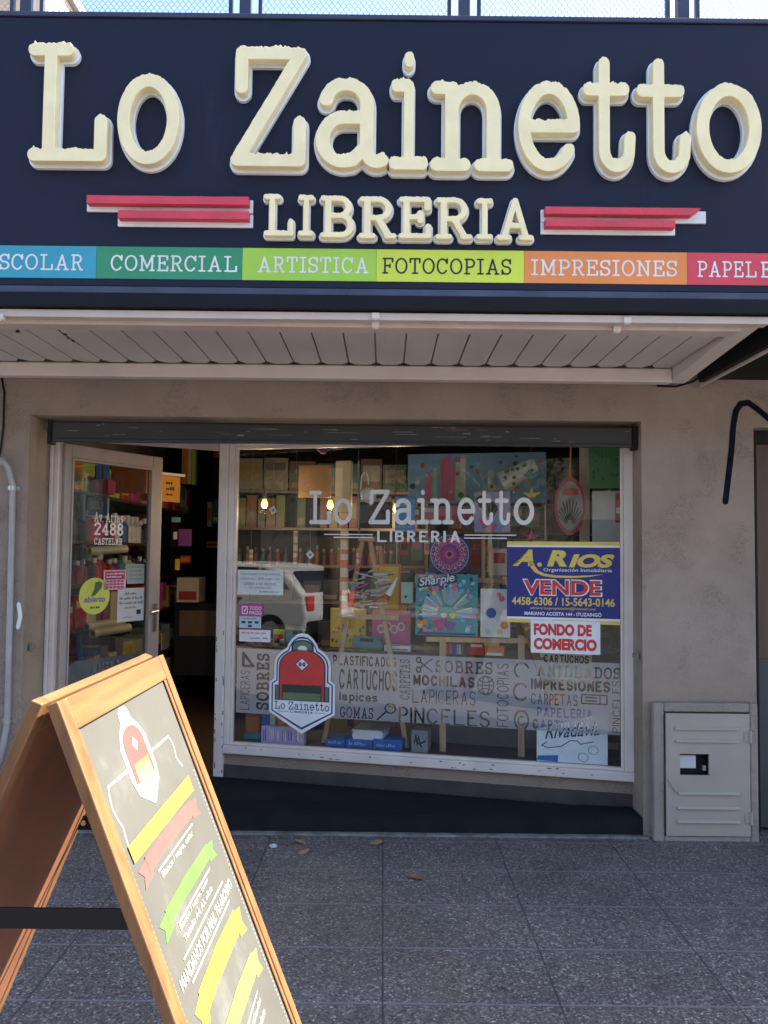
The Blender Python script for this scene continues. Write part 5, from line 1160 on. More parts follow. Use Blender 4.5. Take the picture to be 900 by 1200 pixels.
# packets and books on the table and tray
yb, yf, (u0, v0, u1, v1) = wbox('floral_book', 'yellow floral cover book standing behind the left easel leg', 'book', 387, 713, 428, 762, .42, .03, 'yellow', base=TBZ + .001); rr = random.Random(2); ms = MB()
for k in range(40):
    x, y = u0 + rr.uniform(.05, .95) * (u1 - u0), v0 + rr.uniform(.05, .55) * (v1 - v0); s_ = rr.uniform(.004, .011); ms.prism(yf, [(x + s_ * math.cos(t), y + s_ * math.sin(t) * 1.6) for t in (0, 1.1, 2.2, 3.1, 4.2, 5.3)], .0008 + k * 1e-5, .0012 + k * 1e-5, k % 4)
ms.build('flowers', [PAL['red'], PAL['green'], PAL['brown'], PAL['cream']], yb)
mg, mgf, (u0, v0, u1, v1) = wbox('magenta_pad', 'magenta pad with white looped emblem on the display table', 'pad', 436, 716, 481, 757, .46, .02, 'pink')
lps = []
for k, x in enumerate((.24, .42, .58, .76)): lps += contour([arc(x, .5 + (.06 if k % 2 else 0), .09, .13, 0, 360, 16)], .03, .012)
o_ = [[(u0 + x * (u1 - u0), v0 + y * (v1 - v0)) for x, y in l] for l in lps]
for l in o_: pass
ms = MB()
for k, x in enumerate((.24, .42, .58, .76)):
    for t in range(16):
        a, b_ = 2 * math.pi * t / 16, 2 * math.pi * (t + 1) / 16; yq = .5 + (.06 if k % 2 else -.02); P_ = lambda r_, a_: (u0 + (x + r_ * math.cos(a_)) * (u1 - u0), v0 + (yq + 1.3 * r_ * math.sin(a_)) * (v1 - v0)); ms.prism(mgf, [P_(.06, a), P_(.10, a), P_(.10, b_), P_(.06, b_)], .0008 + k * 2e-4, .0010 + k * 2e-4)
ms.build('loops', PAPERW, mg)
p0, p1 = at_w(414, 751, .33), at_w(449, 753, .33)
pc = thing('pencil_case', 'teal fabric pencil case with dark mesh lying on the table', 'pencil case', tuple((p0 + p1) / 2)); m_ = MB(); dv = (p1 - p0)
p0.z = p1.z = TBZ + .047
m_.tube([p0, p0 + dv * .04, p0 + dv * .5, p0 + dv * .96, p1], [.026, .044, .046, .044, .026], 14); m_.build('body', C('case_teal', .09, .26, .26, rough=.8), pc, smooth=True)
m_ = MB(); c_ = (p0 + p1) / 2; m_.bar(c_ - dv * .22 + WF.n * .040 + V(0, 0, .022), c_ + dv * .22 + WF.n * .040 + V(0, 0, .022), .03, .02, (0, 0, 1)); m_.build('mesh_panel', BLACKM, pc, bevel=.004)
wbox('card_box', 'flat white box at the foot of the easel leg', 'box', 450, 757, 481, 766, .30, .12, 'white', 'grey', (.2, .5), base=TBZ + .001)
for k, (l, r, c_) in enumerate(((403, 414, 'white'), (415, 421, 'red'), (421.5, 425, 'yellow'), (425.5, 430, 'lime'))): wbox('marker_pen', f'{c_} marker pen lying on the display table edge', 'marker pen', l, 761.5, r, 765, .29, .012, c_, group='marker pens on the display table', base=TBZ + .001)
pk = thing('pencil_pouch', 'clear pouch stuffed with coloured pencils on the easel tray', 'pouch', tuple(at_w(432, 716, .22))); rr = random.Random(14)
for k in range(46):
    a = at_w(404 + rr.uniform(0, 40), 714 - rr.uniform(2, 44), .15 + rr.uniform(0, .08)); dv = (WF.u * rr.uniform(.03, .10) + V(0, 0, rr.uniform(-.02, .045)))
    m_ = MB(); m_.tube([a, a + dv, a + dv * 1.14], [.006, .006, .001], 6); m_.build('coloured_pencil', PAL[rr.choice(('lilac', 'pink', 'mint', 'sky', 'cream', 'red', 'lime', 'purple', 'white'))], pk)
px0, px1 = at_w(405, 712, .13), at_w(460, 662, .13)
m_ = MB(); f_ = WF.at(-.135); fa = f_.rect(402, 660, 462, 716); m_.prism(f_, [(fa[0], fa[1]), (fa[2], fa[1]), (fa[2] - .03, fa[3] - .05), (fa[0] + .10, fa[3]), (fa[0] + .01, fa[3] - .02)], -.001, 0); m_.build('clear_film', glass_mat('clear_film', (.95, .96, .97), .5), pk)
cn = MB(); a, b_ = at_w(455, 697, .14), at_w(466, 676, .14); cn.tube([a, b_], [.022, .002], 12); o = sub(tag(cn.build('paper_cone', PAL['white']), 'white paper cone with a red base on the easel tray', 'paper cone'))
cn = MB(); cn.tube([a - (b_ - a) * .25, a - (b_ - a) * .01], [.024, .022], 12); LOC[o.name] = Vector((0, 0, 0)); cn.build('red_base', PAL['red'], o)
wbox('mustard_card', 'mustard yellow card standing behind the pencil pouch', 'card', 441, 661, 470, 716, .40, .01, 'orange', 'yellow', (.05, .95))
mb_, mf2, (u0, v0, u1, v1) = wbox('mint_bag', 'pale mint bag with a dark heart and black top', 'bag', 470, 682, 484, 707, .26, .03, 'mint'); flatpoly([[(u0 + .018, v0 + .045), (u0 + .030, v0 + .03), (u0 + .042, v0 + .045), (u0 + .036, v0 + .052), (u0 + .030, v0 + .047), (u0 + .024, v0 + .052)]], INK, 'heart', .001, .0004, mb_, mf2)
MB().fbox(mf2, u0 - .004, u1 + .004, v1 + .0005, v1 + .06, -.035, .003).build('black_top', PAL['black'], mb_, bevel=.004)
wbox('pen_set_box', 'upright box of rainbow pens under the marker poster', 'pen box', 519, 754, 543, 773, .27, .05, 'purple', None, base=TBZ + .001); _b = bpy.data.objects['pen_set_box']
fr = WF.at(-.27); u0, v0, u1, v1 = fr.rect(519, 754, 543, 773)
for k, c_ in enumerate(('yellow', 'orange', 'red', 'pink', 'purple', 'blue', 'sky', 'mint', 'brown')): MB().fbox(fr, u0 + (u1 - u0) * (k + .12) / 9, u0 + (u1 - u0) * (k + .88) / 9, v0 + .035, v1 - .004, .0006, .006).build('pen', PAL[c_], _b)
wbox('red_pack', 'red and white packet beside the rainbow pen box', 'packet', 550, 750, 567, 776, .26, .06, 'red', 'white', (.55, .72), base=TBZ + .001); wbox('snack_pack', 'orange and white crumpled packet right of the red packet', 'packet', 568, 757, 591, 778, .26, .06, 'orange', 'white', (.05, .3), base=TBZ + .001); wbox('yellow_pack', 'small yellow packet on top of the orange one', 'packet', 567, 749, 585, 757, .25, .05, 'yellow', 'cream')
db, dbf, (u0, v0, u1, v1) = wbox('dotted_book', 'white book with blue and gold dots beside the sale poster', 'book', 563, 690, 598, 747, .16, .012, 'white')
for x, y, r_, c_ in ((.36, .50, .17, 'blue'), (.72, .80, .10, 'pink'), (.62, .88, .08, 'orange'), (.80, .25, .13, 'orange'), (.66, .12, .09, 'yellow'), (.25, .12, .10, 'mint')): flatpoly([[(u0 + (x + r_ * math.cos(t)) * (u1 - u0), v0 + y * (v1 - v0) + r_ * (u1 - u0) * math.sin(t)) for t in np.linspace(0, 6.1, 20)]], PAL[c_], 'dot', .001, .0004, db, dbf)
wbox('bottle_box', 'red box with a bottle picture left of the easel mast', 'box', 551, 645, 563.5, 674, .55, .08, 'brown', 'red', (.3, .9)); wbox('fruit_card', 'pale card with a red picture right of the easel mast', 'card', 577, 643, 594, 674, .5, .02, 'cream', 'red', (.45, .85))
gs, gf, (u0, v0, u1, v1) = wbox('gift_paper', 'wide pale blue dotted gift paper hung across the display', 'gift paper', 478, 531, 640, 590, .85, .008, 'sky'); rr = random.Random(6); ms = MB()
gm = [PAL[c] for c in ('navy', 'red', 'green', 'white', 'mint', 'pink', 'orange')]
for k in range(34):
    x, y, s_ = rr.uniform(.02, .98), rr.uniform(.06, .94), rr.uniform(.008, .022); ms.prism(gf, [(u0 + x * (u1 - u0) + s_ * math.cos(t), v0 + y * (v1 - v0) + s_ * math.sin(t)) for t in np.linspace(0, 5.6, 9)], .0030 + k * 1e-5, .0034 + k * 1e-5, k % 7)
for k in range(9):
    x = rr.uniform(.12, .60); ms.fbox(gf, u0 + x * (u1 - u0), u0 + (x + rr.uniform(.02, .05)) * (u1 - u0), v0 + .02, v0 + rr.uniform(.6, .95) * (v1 - v0), .0008 + k * 1e-4, .0011 + k * 1e-4, rr.choice((3, 4, 5)))
ms.build('print_pattern', gm, gs)
m_ = MB(); a, b_ = at_w(588, 566, .62), at_w(628, 544, .62); m_.tube([a, b_], [.075, .045], 16); o = tag(m_.build('paper_roll', PAL['white'], smooth=False), 'tilted white paper roll with green dots before the gift paper', 'paper roll'); sub(o); LOC[o.name] = Vector((0, 0, 0)); ms = MB(); rr = random.Random(4)
for k in range(12):
    t = rr.uniform(.1, .9); c_ = a + (b_ - a) * t; r_ = .075 - .03 * t; up = (b_ - a).cross(WF.n).normalized(); an = rr.uniform(-.9, .9); p = c_ + (WF.n * math.cos(an) + up * math.sin(an)) * (r_ + .001); ms.ball(p, .012, .012, .012, 0, 8, 6)
ms.build('dots', PAL['green'], o)
pb, pf_, (u0, v0, u1, v1) = wbox('pastel_picture', 'square pink and blue pastel picture behind the white lettering', 'picture', 556, 576, 598, 624, .5, .01, 'lilac'); ms = MB()
for k, (x, y, s_) in enumerate(((.45, .55, .22), (.30, .25, .15), (.70, .22, .2), (.75, .7, .18), (.2, .75, .16), (.5, .12, .12))): ms.prism(pf_, [(u0 + max(.02, min(.98, x + s_ * math.cos(t) * (1 + .4 * math.sin(3 * t)))) * (u1 - u0), v0 + max(.02, min(.98, y + s_ * math.sin(t))) * (v1 - v0)) for t in np.linspace(0, 6, 13)], .0008 + k * 1e-4, .0012 + k * 1e-4, k % 4)
ms.build('shapes', [PAL['black'], PAL['pink'], PAL['sky'], PAL['lilac']], pb)
bs, bsf, (u0, v0, u1, v1) = wbox('blue_sign', 'bright blue hanging sign behind the letter Z on the glass', 'sign', 463, 582, 486.5, 622, .35, .008, 'blue', None); scribble(bsf, [(u0 + .02, v1 - .06, u1 - .02, v1 - .035), (u0 + .02, v1 - .10, u1 - .02, v1 - .075), (u0 + .02, v0 + .02, u1 - .02, v0 + .045)], PAL['sky'], bs, .001, random.Random(5))
bpy.data.objects['blue_sign'].children[0].data.materials[0] = C('sign_blue', .05, .25, .62)
lp_ = thing('globe_lamp', 'white gooseneck lamp with a round white globe in the display', 'lamp', tuple(at_w(424, 583, .3))); nk = [at_w(423, 583, .3), at_w(423, 568, .3), at_w(424, 558, .3), at_w(427, 553, .3), at_w(430, 554, .3), at_w(432, 560, .3), at_w(432, 568, .3)]
MB().tube(nk, .007, 8).build('neck', PAL['white'], lp_, smooth=True); gb = MB(); gb.ball(at_w(432, 580, .3), .052, .052, .055); gb.ball(at_w(435, 590, .3), .014, .014, .016); gb.build('globe', PAL['white'], lp_, smooth=True)
MB().tube([at_w(420.5, 540, .31), at_w(420.5, 624, .31)], .007, 8).build('post', PAL['grey'], lp_)
wbox('black_board', 'black board hanging below the globe lamp', 'board', 421, 588, 459, 619, .45, .02, 'black', None)
wbox('beige_column', 'mottled beige column panel behind the letter o on the glass', 'panel', 393, 540, 411, 600, .95, .05, 'cream', None); wbox('tan_banner', 'tan banner with dark reversed lettering deep in the shop', 'banner', 350, 545, 388, 583, 1.0, .01, 'brown', None)
ov = thing('hanging_sign', 'red rimmed oval sign with a fan of dark pencils', 'hanging sign', tuple(at_w(668, 595, .45))); of = WF.at(-.45); u0, v0, u1, v1 = of.rect(650, 559, 686, 627); cu, cv, ru, rv = (u0 + u1) / 2, (v0 + v1) / 2, (u1 - u0) / 2, (v1 - v0) / 2
el = lambda s_: [(cu + ru * s_ * math.cos(2 * math.pi * k / 40), cv + rv * s_ * math.sin(2 * math.pi * k / 40)) for k in range(40)]
flatpoly([el(1.0)], C('oval_red', .40, .035, .04), 'rim', 0, .015, ov, of); flatpoly([el(.84)], C('oval_grey', .34, .30, .29), 'face', .0155, .001, ov, of)
flatpoly([[(cu - ru * .5, cv + rv * .36), (cu + ru * .55, cv + rv * .36), (cu + ru * .55, cv + rv * .60), (cu - ru * .5, cv + rv * .60)]], PAL['red'], 'name_plate', .0175, .001, ov, of); ms = MB()
for k in range(11):
    a = math.radians(30 + 12 * k); b0 = (cu, cv - rv * .72); L_ = rv * (.95 if 2 < k < 8 else .8); c_, s_ = math.cos(a) * .62, math.sin(a); ms.prism(of, [(b0[0] + c_ * L_ * .25 - .004, b0[1] + s_ * L_ * .25), (b0[0] + c_ * L_ * .25 + .004, b0[1] + s_ * L_ * .25), (b0[0] + c_ * L_ + .003, b0[1] + s_ * L_), (b0[0] + c_ * L_ - .003, b0[1] + s_ * L_)], .0176 + k * 1e-4, .0186 + k * 1e-4)
ms.build('pencils', INK, ov); m_ = MB(); m_.tube([of.w(cu, v1, .008), of.w(cu + .01, v1 + .30, .008)], .006, 6); m_.build('ribbon', PAL['orange'], ov)
wbox('beige_strip', 'beige upright strip right of the oval hanging sign', 'strip', 679, 522, 691, 640, .60, .03, 'cream', None); wbox('backing_board', 'grey white board in the right corner of the display', 'board', 694, 575, 732, 690, .48, .02, 'white', None)
rb_, rbf, rbr = wbox('leaf_reflection_panel', 'dark green leaf panel imitating reflected foliage at the top right of the window', 'poster', 690, 520, 731, 572, .40, .01, 'green', None); ms = MB(); rr = random.Random(8)  # foliage mirrored in the glass, painted as leaves on a flat panel
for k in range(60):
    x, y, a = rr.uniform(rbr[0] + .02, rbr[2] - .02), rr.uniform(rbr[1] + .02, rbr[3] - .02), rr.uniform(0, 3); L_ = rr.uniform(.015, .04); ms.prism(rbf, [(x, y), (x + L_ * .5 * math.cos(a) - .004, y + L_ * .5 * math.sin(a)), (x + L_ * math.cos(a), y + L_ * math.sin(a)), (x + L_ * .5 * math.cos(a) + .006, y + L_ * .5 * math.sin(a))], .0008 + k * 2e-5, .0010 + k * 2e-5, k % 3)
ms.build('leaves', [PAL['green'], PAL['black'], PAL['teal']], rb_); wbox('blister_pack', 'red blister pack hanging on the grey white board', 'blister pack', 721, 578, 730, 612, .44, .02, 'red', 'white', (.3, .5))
for k, (px, py, c_, lab) in enumerate(((622, 557, 'teal', 'dim teal paper bird, topmost on the hanging string'), (623, 579, 'yellow', 'yellow paper bird hanging above the letter o'), (623, 628, 'magenta', 'crimson paper bird hanging just above the sale poster'), (379, 528, 'purple', 'dim purple paper bird hanging at the top of the window'))):
    p = at_w(px, py, .14); r_ = thing('paper_bird', lab, 'paper bird', tuple(p), 'folded paper birds hanging in the window'); m_ = MB(); n_ = WF.n
    m_.add([p + V(0, 0, .045), p + V(0, 0, -.022) + WF.u * .022, p + V(0, 0, -.022) - WF.u * .022, p + WF.n * .03 + V(0, 0, -.015), p - WF.n * .03 + V(0, 0, -.015)], [(0, 1, 3), (0, 3, 2), (0, 2, 4), (0, 4, 1), (1, 4, 2, 3)]); m_.build('body', PAL[c_], r_)
    for s_ in (-1, 1): m_ = MB(); m_.add([p + WF.u * .012 * s_ + V(0, 0, -.02), p + WF.u * .055 * s_ + V(0, 0, .012), p + WF.u * .012 * s_ + V(0, 0, .004), p + WF.u * .02 * s_ + V(0, 0, -.006) + WF.n * .01], [(0, 1, 3), (3, 1, 2), (0, 3, 2), (0, 2, 1)]); m_.build('wing', PAL[c_], r_)
    m_ = MB(); m_.tube([p + V(0, 0, .045), V(p.x, p.y, 2.2 if py < 600 else p.z + .2)], .0012, 5); m_.build('string', PAL['grey'], r_)
for px, py, rot, lab in ((320, 598, .5, 'small cream paper tag hanging near the left bulb'), (363.5, 650, .75, 'white square paper tag hanging on a thread at an angle')):
    p = at_w(px, py, .13); f_ = Frame(p, WF.u * math.cos(rot) + V(0, 0, 1) * math.sin(rot), V(0, 0, 1) * math.cos(rot) - WF.u * math.sin(rot)); m_ = MB(); m_.fbox(f_, -.02, .02, -.022, .022, 0, .001); m_.fbox(f_, -.009, .009, -.008, .008, .0012, .0014); r_ = thing('paper_tag', lab, 'paper tag', tuple(p)); m_ = MB(); m_.fbox(f_, -.02, .02, -.022, .022, 0, .001); m_.build('tag', PAL['white'], r_); m_ = MB(); m_.fbox(f_, -.010, .010, -.009, .009, .0012, .0016); m_.build('print', PAL['grey'], r_); m_ = MB(); m_.tube([p, p + V(0, 0, .30)], .001, 5); m_.build('thread', PAL['grey'], r_)
for l, r, t, b, d_, lab in ((397.5, 407, 622, 719, .05, 'tall white and orange striped tube imitating a glass reflection beside the left easel leg'), (342.5, 347.5, 622, 661, .2, 'short white and orange striped tube imitating a glass reflection above the reflected car'), (290.5, 295, 644, 661, .2, 'shortest striped tube imitating a glass reflection at the far left of the display'), (416, 420, 643, 672, .16, 'thin striped tube imitating a glass reflection behind the easel tray')):  # striped tubes added in the window to imitate streaks reflected in the glass
    f_ = WF.at(-d_); u0, v0, u1, v1 = f_.rect(l, t, r, b); r_ = thing('reflection_streak', lab, 'reflection streak', tuple(f_.w((u0 + u1) / 2, v0)), 'striped tubes added for reflections in the window'); c_ = f_.w((u0 + u1) / 2, v0, -.02); rad = (u1 - u0) / 2
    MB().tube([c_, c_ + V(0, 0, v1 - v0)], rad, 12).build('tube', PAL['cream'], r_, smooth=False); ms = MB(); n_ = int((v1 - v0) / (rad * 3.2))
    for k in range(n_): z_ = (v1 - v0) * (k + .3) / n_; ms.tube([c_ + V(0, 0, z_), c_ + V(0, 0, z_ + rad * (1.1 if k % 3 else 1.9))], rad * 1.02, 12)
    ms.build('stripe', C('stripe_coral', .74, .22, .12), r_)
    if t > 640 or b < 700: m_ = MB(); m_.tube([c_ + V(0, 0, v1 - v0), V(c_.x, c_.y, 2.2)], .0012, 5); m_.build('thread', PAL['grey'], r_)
rk = thing('wire_rack', 'grey wire rack with small packets hanging behind the marker poster', 'wire rack', tuple(WF.w(1.6, PLZ, -1.0))); RKF = WF.at(-.97)
ru0, rv0, ru1, rv1 = RKF.rect(466, 594, 640, 745)
for u in (ru0, ru1): MB().tube([RKF.w(u, PLZ), RKF.w(u, rv1 + .05)], .010, 8).build('upright', PAL['grey'], rk)
for k in range(4): v = rv1 - (rv1 - rv0) * k / 4; MB().tube([RKF.w(ru0, v), RKF.w(ru1, v)], .005, 6).build('wire', PAL['grey'], rk)
rr = random.Random(44); PF = WF.at(-.955)
for k in range(4):
    u = ru0 + .02; n = 0
    while u < ru1 - .09:
        w_ = rr.uniform(.055, .10); h_ = rr.uniform(.10, .15); v = rv1 - (rv1 - rv0) * k / 4 - .008; c1 = rr.choice(('red', 'pink', 'sky', 'cream', 'navy', 'green', 'orange', 'lilac', 'teal', 'yellow', 'white')); c2 = rr.choice([c for c in ('white', 'yellow', 'red', 'blue', 'pink', 'black') if c != c1])
        carton('hanging_packet', f"{c1} and {c2} packet, {ORD[n]} from the left on the {('top', 'second', 'third', 'lowest')[k]} wire of the rack", 'packet', PF, u, u + w_, v - h_, v, .012, c1, c2, 'packets hanging on the wire rack', 0.0, rr.choice(((.55, .9), (.1, .5), (.3, .75))))
        u += w_ + rr.uniform(.006, .03); n += 1
UPF = WF.at(-.62); u = .20; n = 0
while u < 2.35:
    w_ = rr.uniform(.06, .14); h_ = rr.uniform(.05, .20); c1 = rr.choice(('blue', 'navy', 'orange', 'teal', 'red', 'white', 'grey', 'brown', 'purple')); c2 = rr.choice([c for c in ('white', 'yellow', 'sky', 'pink', 'black') if c != c1])
    if not (gu - .75 < u + w_ and u < tu1 + .02): carton('floor_packet', f"{c1} and {c2} box, {ORD[n]} from the left on the rear of the platform", 'box', UPF, u, u + w_, PLZ + .001, PLZ + h_, .08, c1, c2, 'boxes at the rear of the platform', 0.0, rr.choice(((.55, .9), (.2, .7)))); n += 1
    u += w_ + rr.uniform(.01, .04)
# along the bottom of the window
wbox('tan_carton', 'plain tan carton behind the word under the white sale notice', 'carton', 633, 745, 694, 800, .30, .15, 'cream', None)
for l, r, t, col, lab in ((306.5, 315.5, 826, 'blue', 'tall blue folder standing behind the lilac box'), (316, 322.5, 824, 'mint', 'tall mint folder next to the blue one'), (325, 333, 838, 'orange', 'tall coral folder behind the emblem sticker')): wbox('folder', lab, 'folder', l, t, r, 872, .16, .10, col, None, base=PLZ + .001)
lb2, lf, (u0, v0, u1, v1) = wbox('lilac_box', 'lilac and white streaked box at the lower left of the window', 'box', 306, 852, 356, 873, .10, .05, 'lilac', None, base=PLZ + .001); rr = random.Random(3); ms = MB()
for k in range(26): x = u0 + rr.uniform(.01, .97) * (u1 - u0); ms.fbox(lf, x, x + rr.uniform(.002, .007), v0 + rr.uniform(.005, .03), v1 - rr.uniform(.003, .03), .0006 + k * 1e-5, .0010 + k * 1e-5, k % 2)
ms.build('streaks', [PAL['white'], PAL['purple']], lb2)
wbox('mustard_tin', 'dull orange tin behind the lower left corner of the window', 'tin', 287, 838, 305, 861, .30, .1, 'brown', 'orange', (.1, .9)); wbox('teal_pack', 'dark teal pack in front of the orange tin', 'pack', 285, 861, 305, 873, .18, .08, 'teal', None, base=PLZ + .001)
for l, r, lab in ((381, 404, 'first blue paper ream under the words on the band'), (405, 436, 'middle blue paper ream with a white stack on top'), (437, 471, 'last blue paper ream beside the easel leg')):
    o, rf, (u0, v0, u1, v1) = wbox('paper_ream', lab, 'paper ream', l, 867, r, 878, .12, .2, 'blue', None, group='blue paper reams on the platform', base=PLZ + .001); scribble(rf, [(u0 + .02, v0 + .02, u1 - .02, v0 + .04)], PAL['sky'], o, .001, random.Random(l))
fr = WF.at(-.14); u0, v0, u1, v1 = fr.rect(413, 856, 448, 868); r_ = thing('paper_stack', 'loose white paper stack lying on the middle blue ream', 'paper stack', tuple(fr.w(u0, v0))); m_ = MB(); rr = random.Random(1)
for k in range(10): j = rr.uniform(-.006, .006); m_.fbox(fr, u0 + j, u1 + j, v0 + (v1 - v0) * k / 10 + .001, v0 + (v1 - v0) * (k + .8) / 10 + .001, -.2, j)
m_.build('sheets', PAPERW, r_); m_ = MB(); m_.hexa([fr.w(u0, v1 + .002, -.2), fr.w(u1 + .03, v1 + .012, -.2), fr.w(u1 + .03, v1 + .012, .004), fr.w(u0, v1 + .002, .004), fr.w(u0, v1 + .004, -.2), fr.w(u1 + .03, v1 + .014, -.2), fr.w(u1 + .03, v1 + .014, .004), fr.w(u0, v1 + .004, .004)]); m_.build('curled_sheet', PAL['grey'], r_)
o, rf, (u0, v0, u1, v1) = wbox('logo_box', 'grey box with black scrawled emblem at the window foot', 'box', 482, 856, 501, 880, .12, .14, 'grey', None, base=PLZ + .001); fill_loops(fit(contour([[(0, .3), (.2, .9), (.35, .2), (.5, .8), (.7, .3), (1.3, .5)], [(.2, .5), (.9, .1)]], .06, .025), (u0 + .015, v0 + .03, u1 - .01, v1 - .02)), rf, 'scrawl', INK, o, .001)
dk, dkf, _r = wbox('dark_crate', 'dark crate in the lower right corner of the window', 'crate', 640, 845, 735, 905, .35, .2, 'black', 'brown', (.2, .4), base=PLZ + .001)
for l, r, t, b, c1, c2, lab in ((320, 333, 738, 756, 'lime', 'red', 'lime and red book leaning above the emblem sticker'), (334, 343, 736, 756, 'green', 'sky', 'green book beside the lime and red one'), (344, 352, 738, 758, 'navy', 'blue', 'navy blue book at the right of its little row')): wbox('small_book', lab, 'book', l, t, r, b, .42, .03, c1, c2, (.2, .7), group='small books above the emblem')
rr = random.Random(31)
sd_ = thing('stone_pile', 'heap of dark and magenta ornamental stones under the pink sticker', 'ornamental stones', tuple(at_w(300, 758, .36))); 
for k in range(26): p = at_w(282 + rr.uniform(0, 50), 761 - rr.uniform(0, 12), .33 + rr.uniform(0, .10)); m_ = MB(); s_ = rr.uniform(.010, .022); m_.ball(p, s_ * 1.2, s_, s_ * .8, 0, 9, 6); m_.build('stone', PAL[rr.choice(('purple', 'black', 'magenta', 'grey', 'brown'))], sd_, smooth=True)
su0 = WF.at(-.30).px(276, 765)[0]; MB().fbox(WF, su0, WF.at(-.30).px(360, 765)[0], TBZ - .03, TBZ + .002, -.60, -.28).build('ledge', SHELFD, sd_)
# calligraphy poster at the bottom right, on the inner face of the glass
rv_ = thing('calligraphy_poster', 'white calligraphy poster with blue handwriting in the lower window corner', 'poster', tuple(WF.w(2.2, .35))); rf = WF.at(-.016); u0, v0, u1, v1 = rf.rect(629, 832, 712, 894); W_, H_ = u1 - u0, v1 - v0; q = lambda x, y: (u0 + x * W_, v0 + y * H_)
MB().fbox(rf, u0, u1, v0, v1, -.002, 0).build('poster_sheet', C('poster_pale', .70, .76, .78), rv_); HF = Frame(rf.w(*q(.12, .42), .0008), rf.u + rf.v * .13, rf.v - rf.u * .13)
flatpoly([[q(0, 1), q(1, 1), q(.52, .80), q(0, .60)]], C('poster_violet', .16, .17, .34), 'violet_corner', .0004, .0003, rv_, rf)  # violet top of the sheet; its slanted edge paints in a shadow's edge
sans('Rivadavia', (0, 0, .80 * W_, .27 * H_), HF, PAL['navy'], rv_, .008, .55, off=.0006)
fill_loops([[(u0 + x * W_, v0 + y * H_) for x, y in l] for l in contour([[(.14, .36), (.07, .30), (.16, .26), (.35, .30), (.48, .42), (.58, .42), (.62, .36), (.80, .42)]], .008, .004)], rf, 'flourish', PAL['navy'], rv_, .0010)
flatpoly([[q(.0, .02), q(.30, .0), q(.31, .13), q(.02, .10)]], PAL['blue'], 'corner_label', .0008, .0004, rv_, rf)
fill_loops([[(u0 + x * W_, v0 + y * H_) for x, y in l] for l in contour([arc(.80, .26, .07, .08, 0, 360, 16)], .006, .003)], rf, 'drawn_ring', PAL['grey'], rv_, .0008); fill_loops([[(u0 + x * W_, v0 + y * H_) for x, y in l] for l in contour([arc(.66, .12, .07, .08, 0, 360, 16)], .006, .003)], rf, 'drawn_ring', PAL['grey'], rv_, .0008)

# ================================================================ THE STREET BEHIND THE CAMERA (seen mirrored in the glass)
cr = thing('parked_car', 'silver hatchback parked at the kerb, mirrored in the shop window', 'car', (-7.15, -3.0, -.14)); X0, Y0, Z0 = -7.15, -3.0, -.14
SIL = mat('silver_paint', (.46, .46, .47), .3, metal=.0, var=.04, scale=3); CG = mat('car_glass', (.015, .016, .018), .05, spec=.7, var=.05)
CF = Frame((X0, Y0, Z0), (-1, 0, 0), (0, 0, 1))                 # its side that faces the shop
prof = [(-1.95, .30), (1.90, .30), (1.98, .55), (1.93, .92), (1.70, .98), (.95, 1.02), (.30, 1.42), (-.10, 1.50), (-1.10, 1.47), (-1.55, 1.36), (-1.92, .98), (-2.0, .60)]
m_ = MB(); m_.prism(CF, prof, -.84, .84); m_.build('body', SIL, cr, bevel=.07, seg=3)
for c_ in (.8405, -.8445):
    for poly in ([(.80, 1.03), (.28, 1.36), (-.02, 1.42), (-.02, 1.03)], [(-.10, 1.03), (-.10, 1.42), (-1.0, 1.41), (-1.0, 1.03)], [(-1.08, 1.03), (-1.08, 1.40), (-1.40, 1.32), (-1.66, 1.05)]):
        m_ = MB(); m_.prism(CF, poly, c_, c_ + .004); m_.build('window', CG, cr)
m_ = MB(); m_.hexa([CF.w(-1.60, 1.335, -.66), CF.w(-1.60, 1.335, .66), CF.w(-1.90, 1.01, .72), CF.w(-1.90, 1.01, -.72), CF.w(-1.63, 1.355, -.66), CF.w(-1.63, 1.355, .66), CF.w(-1.935, 1.03, .72), CF.w(-1.935, 1.03, -.72)]); m_.build('rear_window', CG, cr)
for c_ in (-.80, .60): m_ = MB(); m_.fbox(CF, -2.0, -1.93, .70, .94, c_, c_ + .20); m_.build('tail_light', PAL['red'], cr, bevel=.01)
m_ = MB(); m_.fbox(CF, -2.04, -1.9, .30, .52, -.80, .80); m_.build('bumper', BLACKM, cr, bevel=.03)
for u in (.35, -.55): m_ = MB(); m_.fbox(CF, u - .11, u + .05, .86, .89, .841, .868); m_.build('handle', BLACKM, cr)
for u in (1.22, -1.28):
    for c_ in (.66, -.86): m_ = MB(); m_.tube([CF.w(u, .31, c_), CF.w(u, .31, c_ + .2)], .31, 24); t_ = sub(m_.build('wheel', BLACKM, cr)); m_ = MB(); m_.tube([CF.w(u, .31, c_ + .201 if c_ > 0 else c_ - .006), CF.w(u, .31, c_ + .206 if c_ > 0 else c_ - .001)], .19, 18); m_.build('rim', CHROME, t_)
BARK = mat('tree_bark', (.16, .12, .09), .9, var=.35, scale=8, bump=.6, stretch=(3, 3, .6)); LEAF = mat('tree_leaves', (.06, .11, .03), .7, var=.35, scale=2.5)
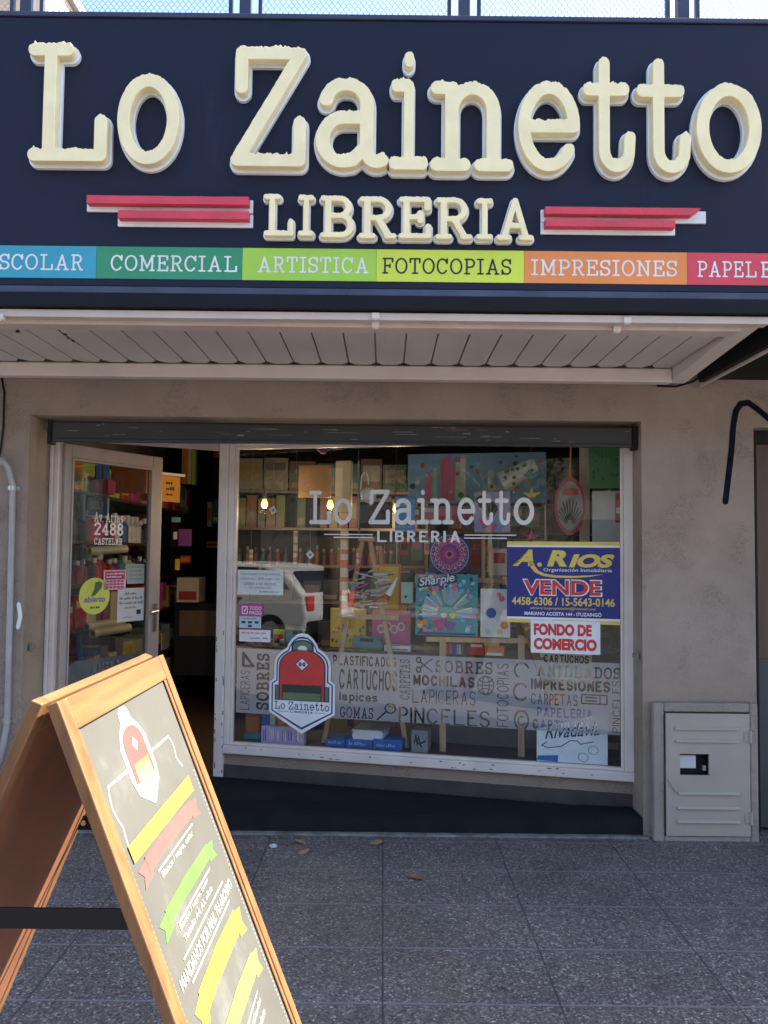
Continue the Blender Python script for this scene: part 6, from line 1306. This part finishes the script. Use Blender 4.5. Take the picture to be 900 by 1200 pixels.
def tree(label, x, y, h, seed):
    r_ = thing('street_tree', label, 'tree', (x, y, -.1), 'street trees mirrored in the window'); rg = random.Random(seed); tr_ = MB()
    tr_.tube([(x, y, -.12), (x + .05, y, 1.2), (x + .02, y + .05, h * .45), (x + .1, y, h * .75)], [.17, .14, .11, .04], 10)
    for k in range(6): a = rg.uniform(0, 6.28); z = h * rg.uniform(.38, .6); tr_.tube([(x, y, z), (x + 1.0 * math.cos(a), y + 1.0 * math.sin(a), z + .9), (x + 1.7 * math.cos(a), y + 1.7 * math.sin(a), z + 1.5)], [.06, .035, .01], 6)
    tr_.build('trunk', BARK, r_); cw = MB(); cl = [(rg.gauss(0, 1.0), rg.gauss(0, 1.0), h * .68 + rg.gauss(0, .8), rg.uniform(.6, 1.1)) for _ in range(13)]
    for cx, cy, cz, cr_ in cl:
        for k in range(150):
            d_ = Vector((rg.gauss(0, 1), rg.gauss(0, 1), rg.gauss(0, .8))).normalized() * cr_ * rg.uniform(.55, 1.0); p = V(x + cx, y + cy, cz) + d_; a = Vector((rg.gauss(0, 1), rg.gauss(0, 1), rg.gauss(0, 1))).normalized() * .10; b_ = a.orthogonal().normalized() * .06; cw.add([p - a, p - b_, p + a, p + b_], [(0, 1, 2, 3)])
    cw.build('crown', LEAF, r_)
pk_ = thing('stand_in_pole', 'dark wooden utility pole put in place of a tree trunk at the near kerb, mirrored beside the car', 'utility pole', (-3.95, -.95, 0)); MB().tube([(-3.95, -.95, -.1), (-3.95, -.95, 3.0), (-3.93, -.95, 7.0)], [.14, .125, .10], 14).build('shaft', BARK, pk_, smooth=True); MB().box(-4.6, -3.3, -1.0, -.9, 6.4, 6.5).build('crossarm', BARK, pk_)  # replaces a kerb tree trunk, crownless so no leaf shade falls on the car
tree('leafy street tree across the road behind the car', -9.5, -10.2, 6.5, 2); tree('leafy street tree across the road opposite the shop', -5.0, -10.4, 6.0, 3); tree('leafy street tree across the road opposite the doorway', -13.5, -10.0, 6.4, 4); 
ob = thing('opposite_building', 'plain dark grey rendered building across the road facing the shop', 'building', (-8, -16, 0)); MB().box(-34, 14, -20, -13, -.1, 5.6).build('wall', mat('grey_render', (.13, .12, .11), .9, var=.2, scale=1), ob)
for k in range(11):
    x = -32 + k * 4.1
    for z in (.5, 3.2): m_ = MB(); m_.box(x, x + 1.8, -13.0, -12.95, z, z + 2.0); o = m_.build('window', CG, ob)

# a few dry leaves on the paving
for k, (px, py, lab) in enumerate(((352, 988, 'dry tan leaf on the paving near the rubber mat'), (441, 989, 'curled brown leaf on the paving below the emblem'), (487, 1030, 'small russet leaf lying alone in mid pavement'), (356, 1000, 'pale brown leaf lying in front of the tan leaf'))):
    d_ = ray(px, py); p = C0 + d_ * (-CAM_H / d_.z); a = random.Random(k).uniform(0, 3); m_ = MB(); f_ = Frame((p.x, p.y, .004), (math.cos(a), math.sin(a), .05), (-math.sin(a), math.cos(a), .12)); pts = [(-.035, 0), (-.018, .014), (.004, .017), (.024, .008), (.036, 0), (.022, -.011), (.0, -.016), (-.02, -.011)]; m_.prism(f_, pts, 0, .0012)
    for i_, v_ in enumerate(m_.v): v_.z += .010 * abs((v_ - p).length) / .03 * (i_ % 3) / 2
    tag(m_.build('dry_leaf', C('leaf_tan', .34, .20, .10) if k != 2 else C('leaf_russet', .28, .11, .05)), lab, 'leaf', 'dry leaves on the paving')
pl_ = ray(320, 993); p = C0 + pl_ * (-CAM_H / pl_.z); m_ = MB(); rr = random.Random(4)
m_.ball(p + V(0, 0, .008), .022, .013, .008, 0, 7, 5)
for v_ in m_.v: v_ += V(rr.uniform(-.006, .006), rr.uniform(-.005, .005), abs(rr.uniform(0, .004)))
tag(m_.build('foil_scrap', mat('crumpled_foil', (.55, .58, .62), .35, metal=.4, var=.1)), 'crumpled silvery wrapper scrap on the paving near the step', 'wrapper')
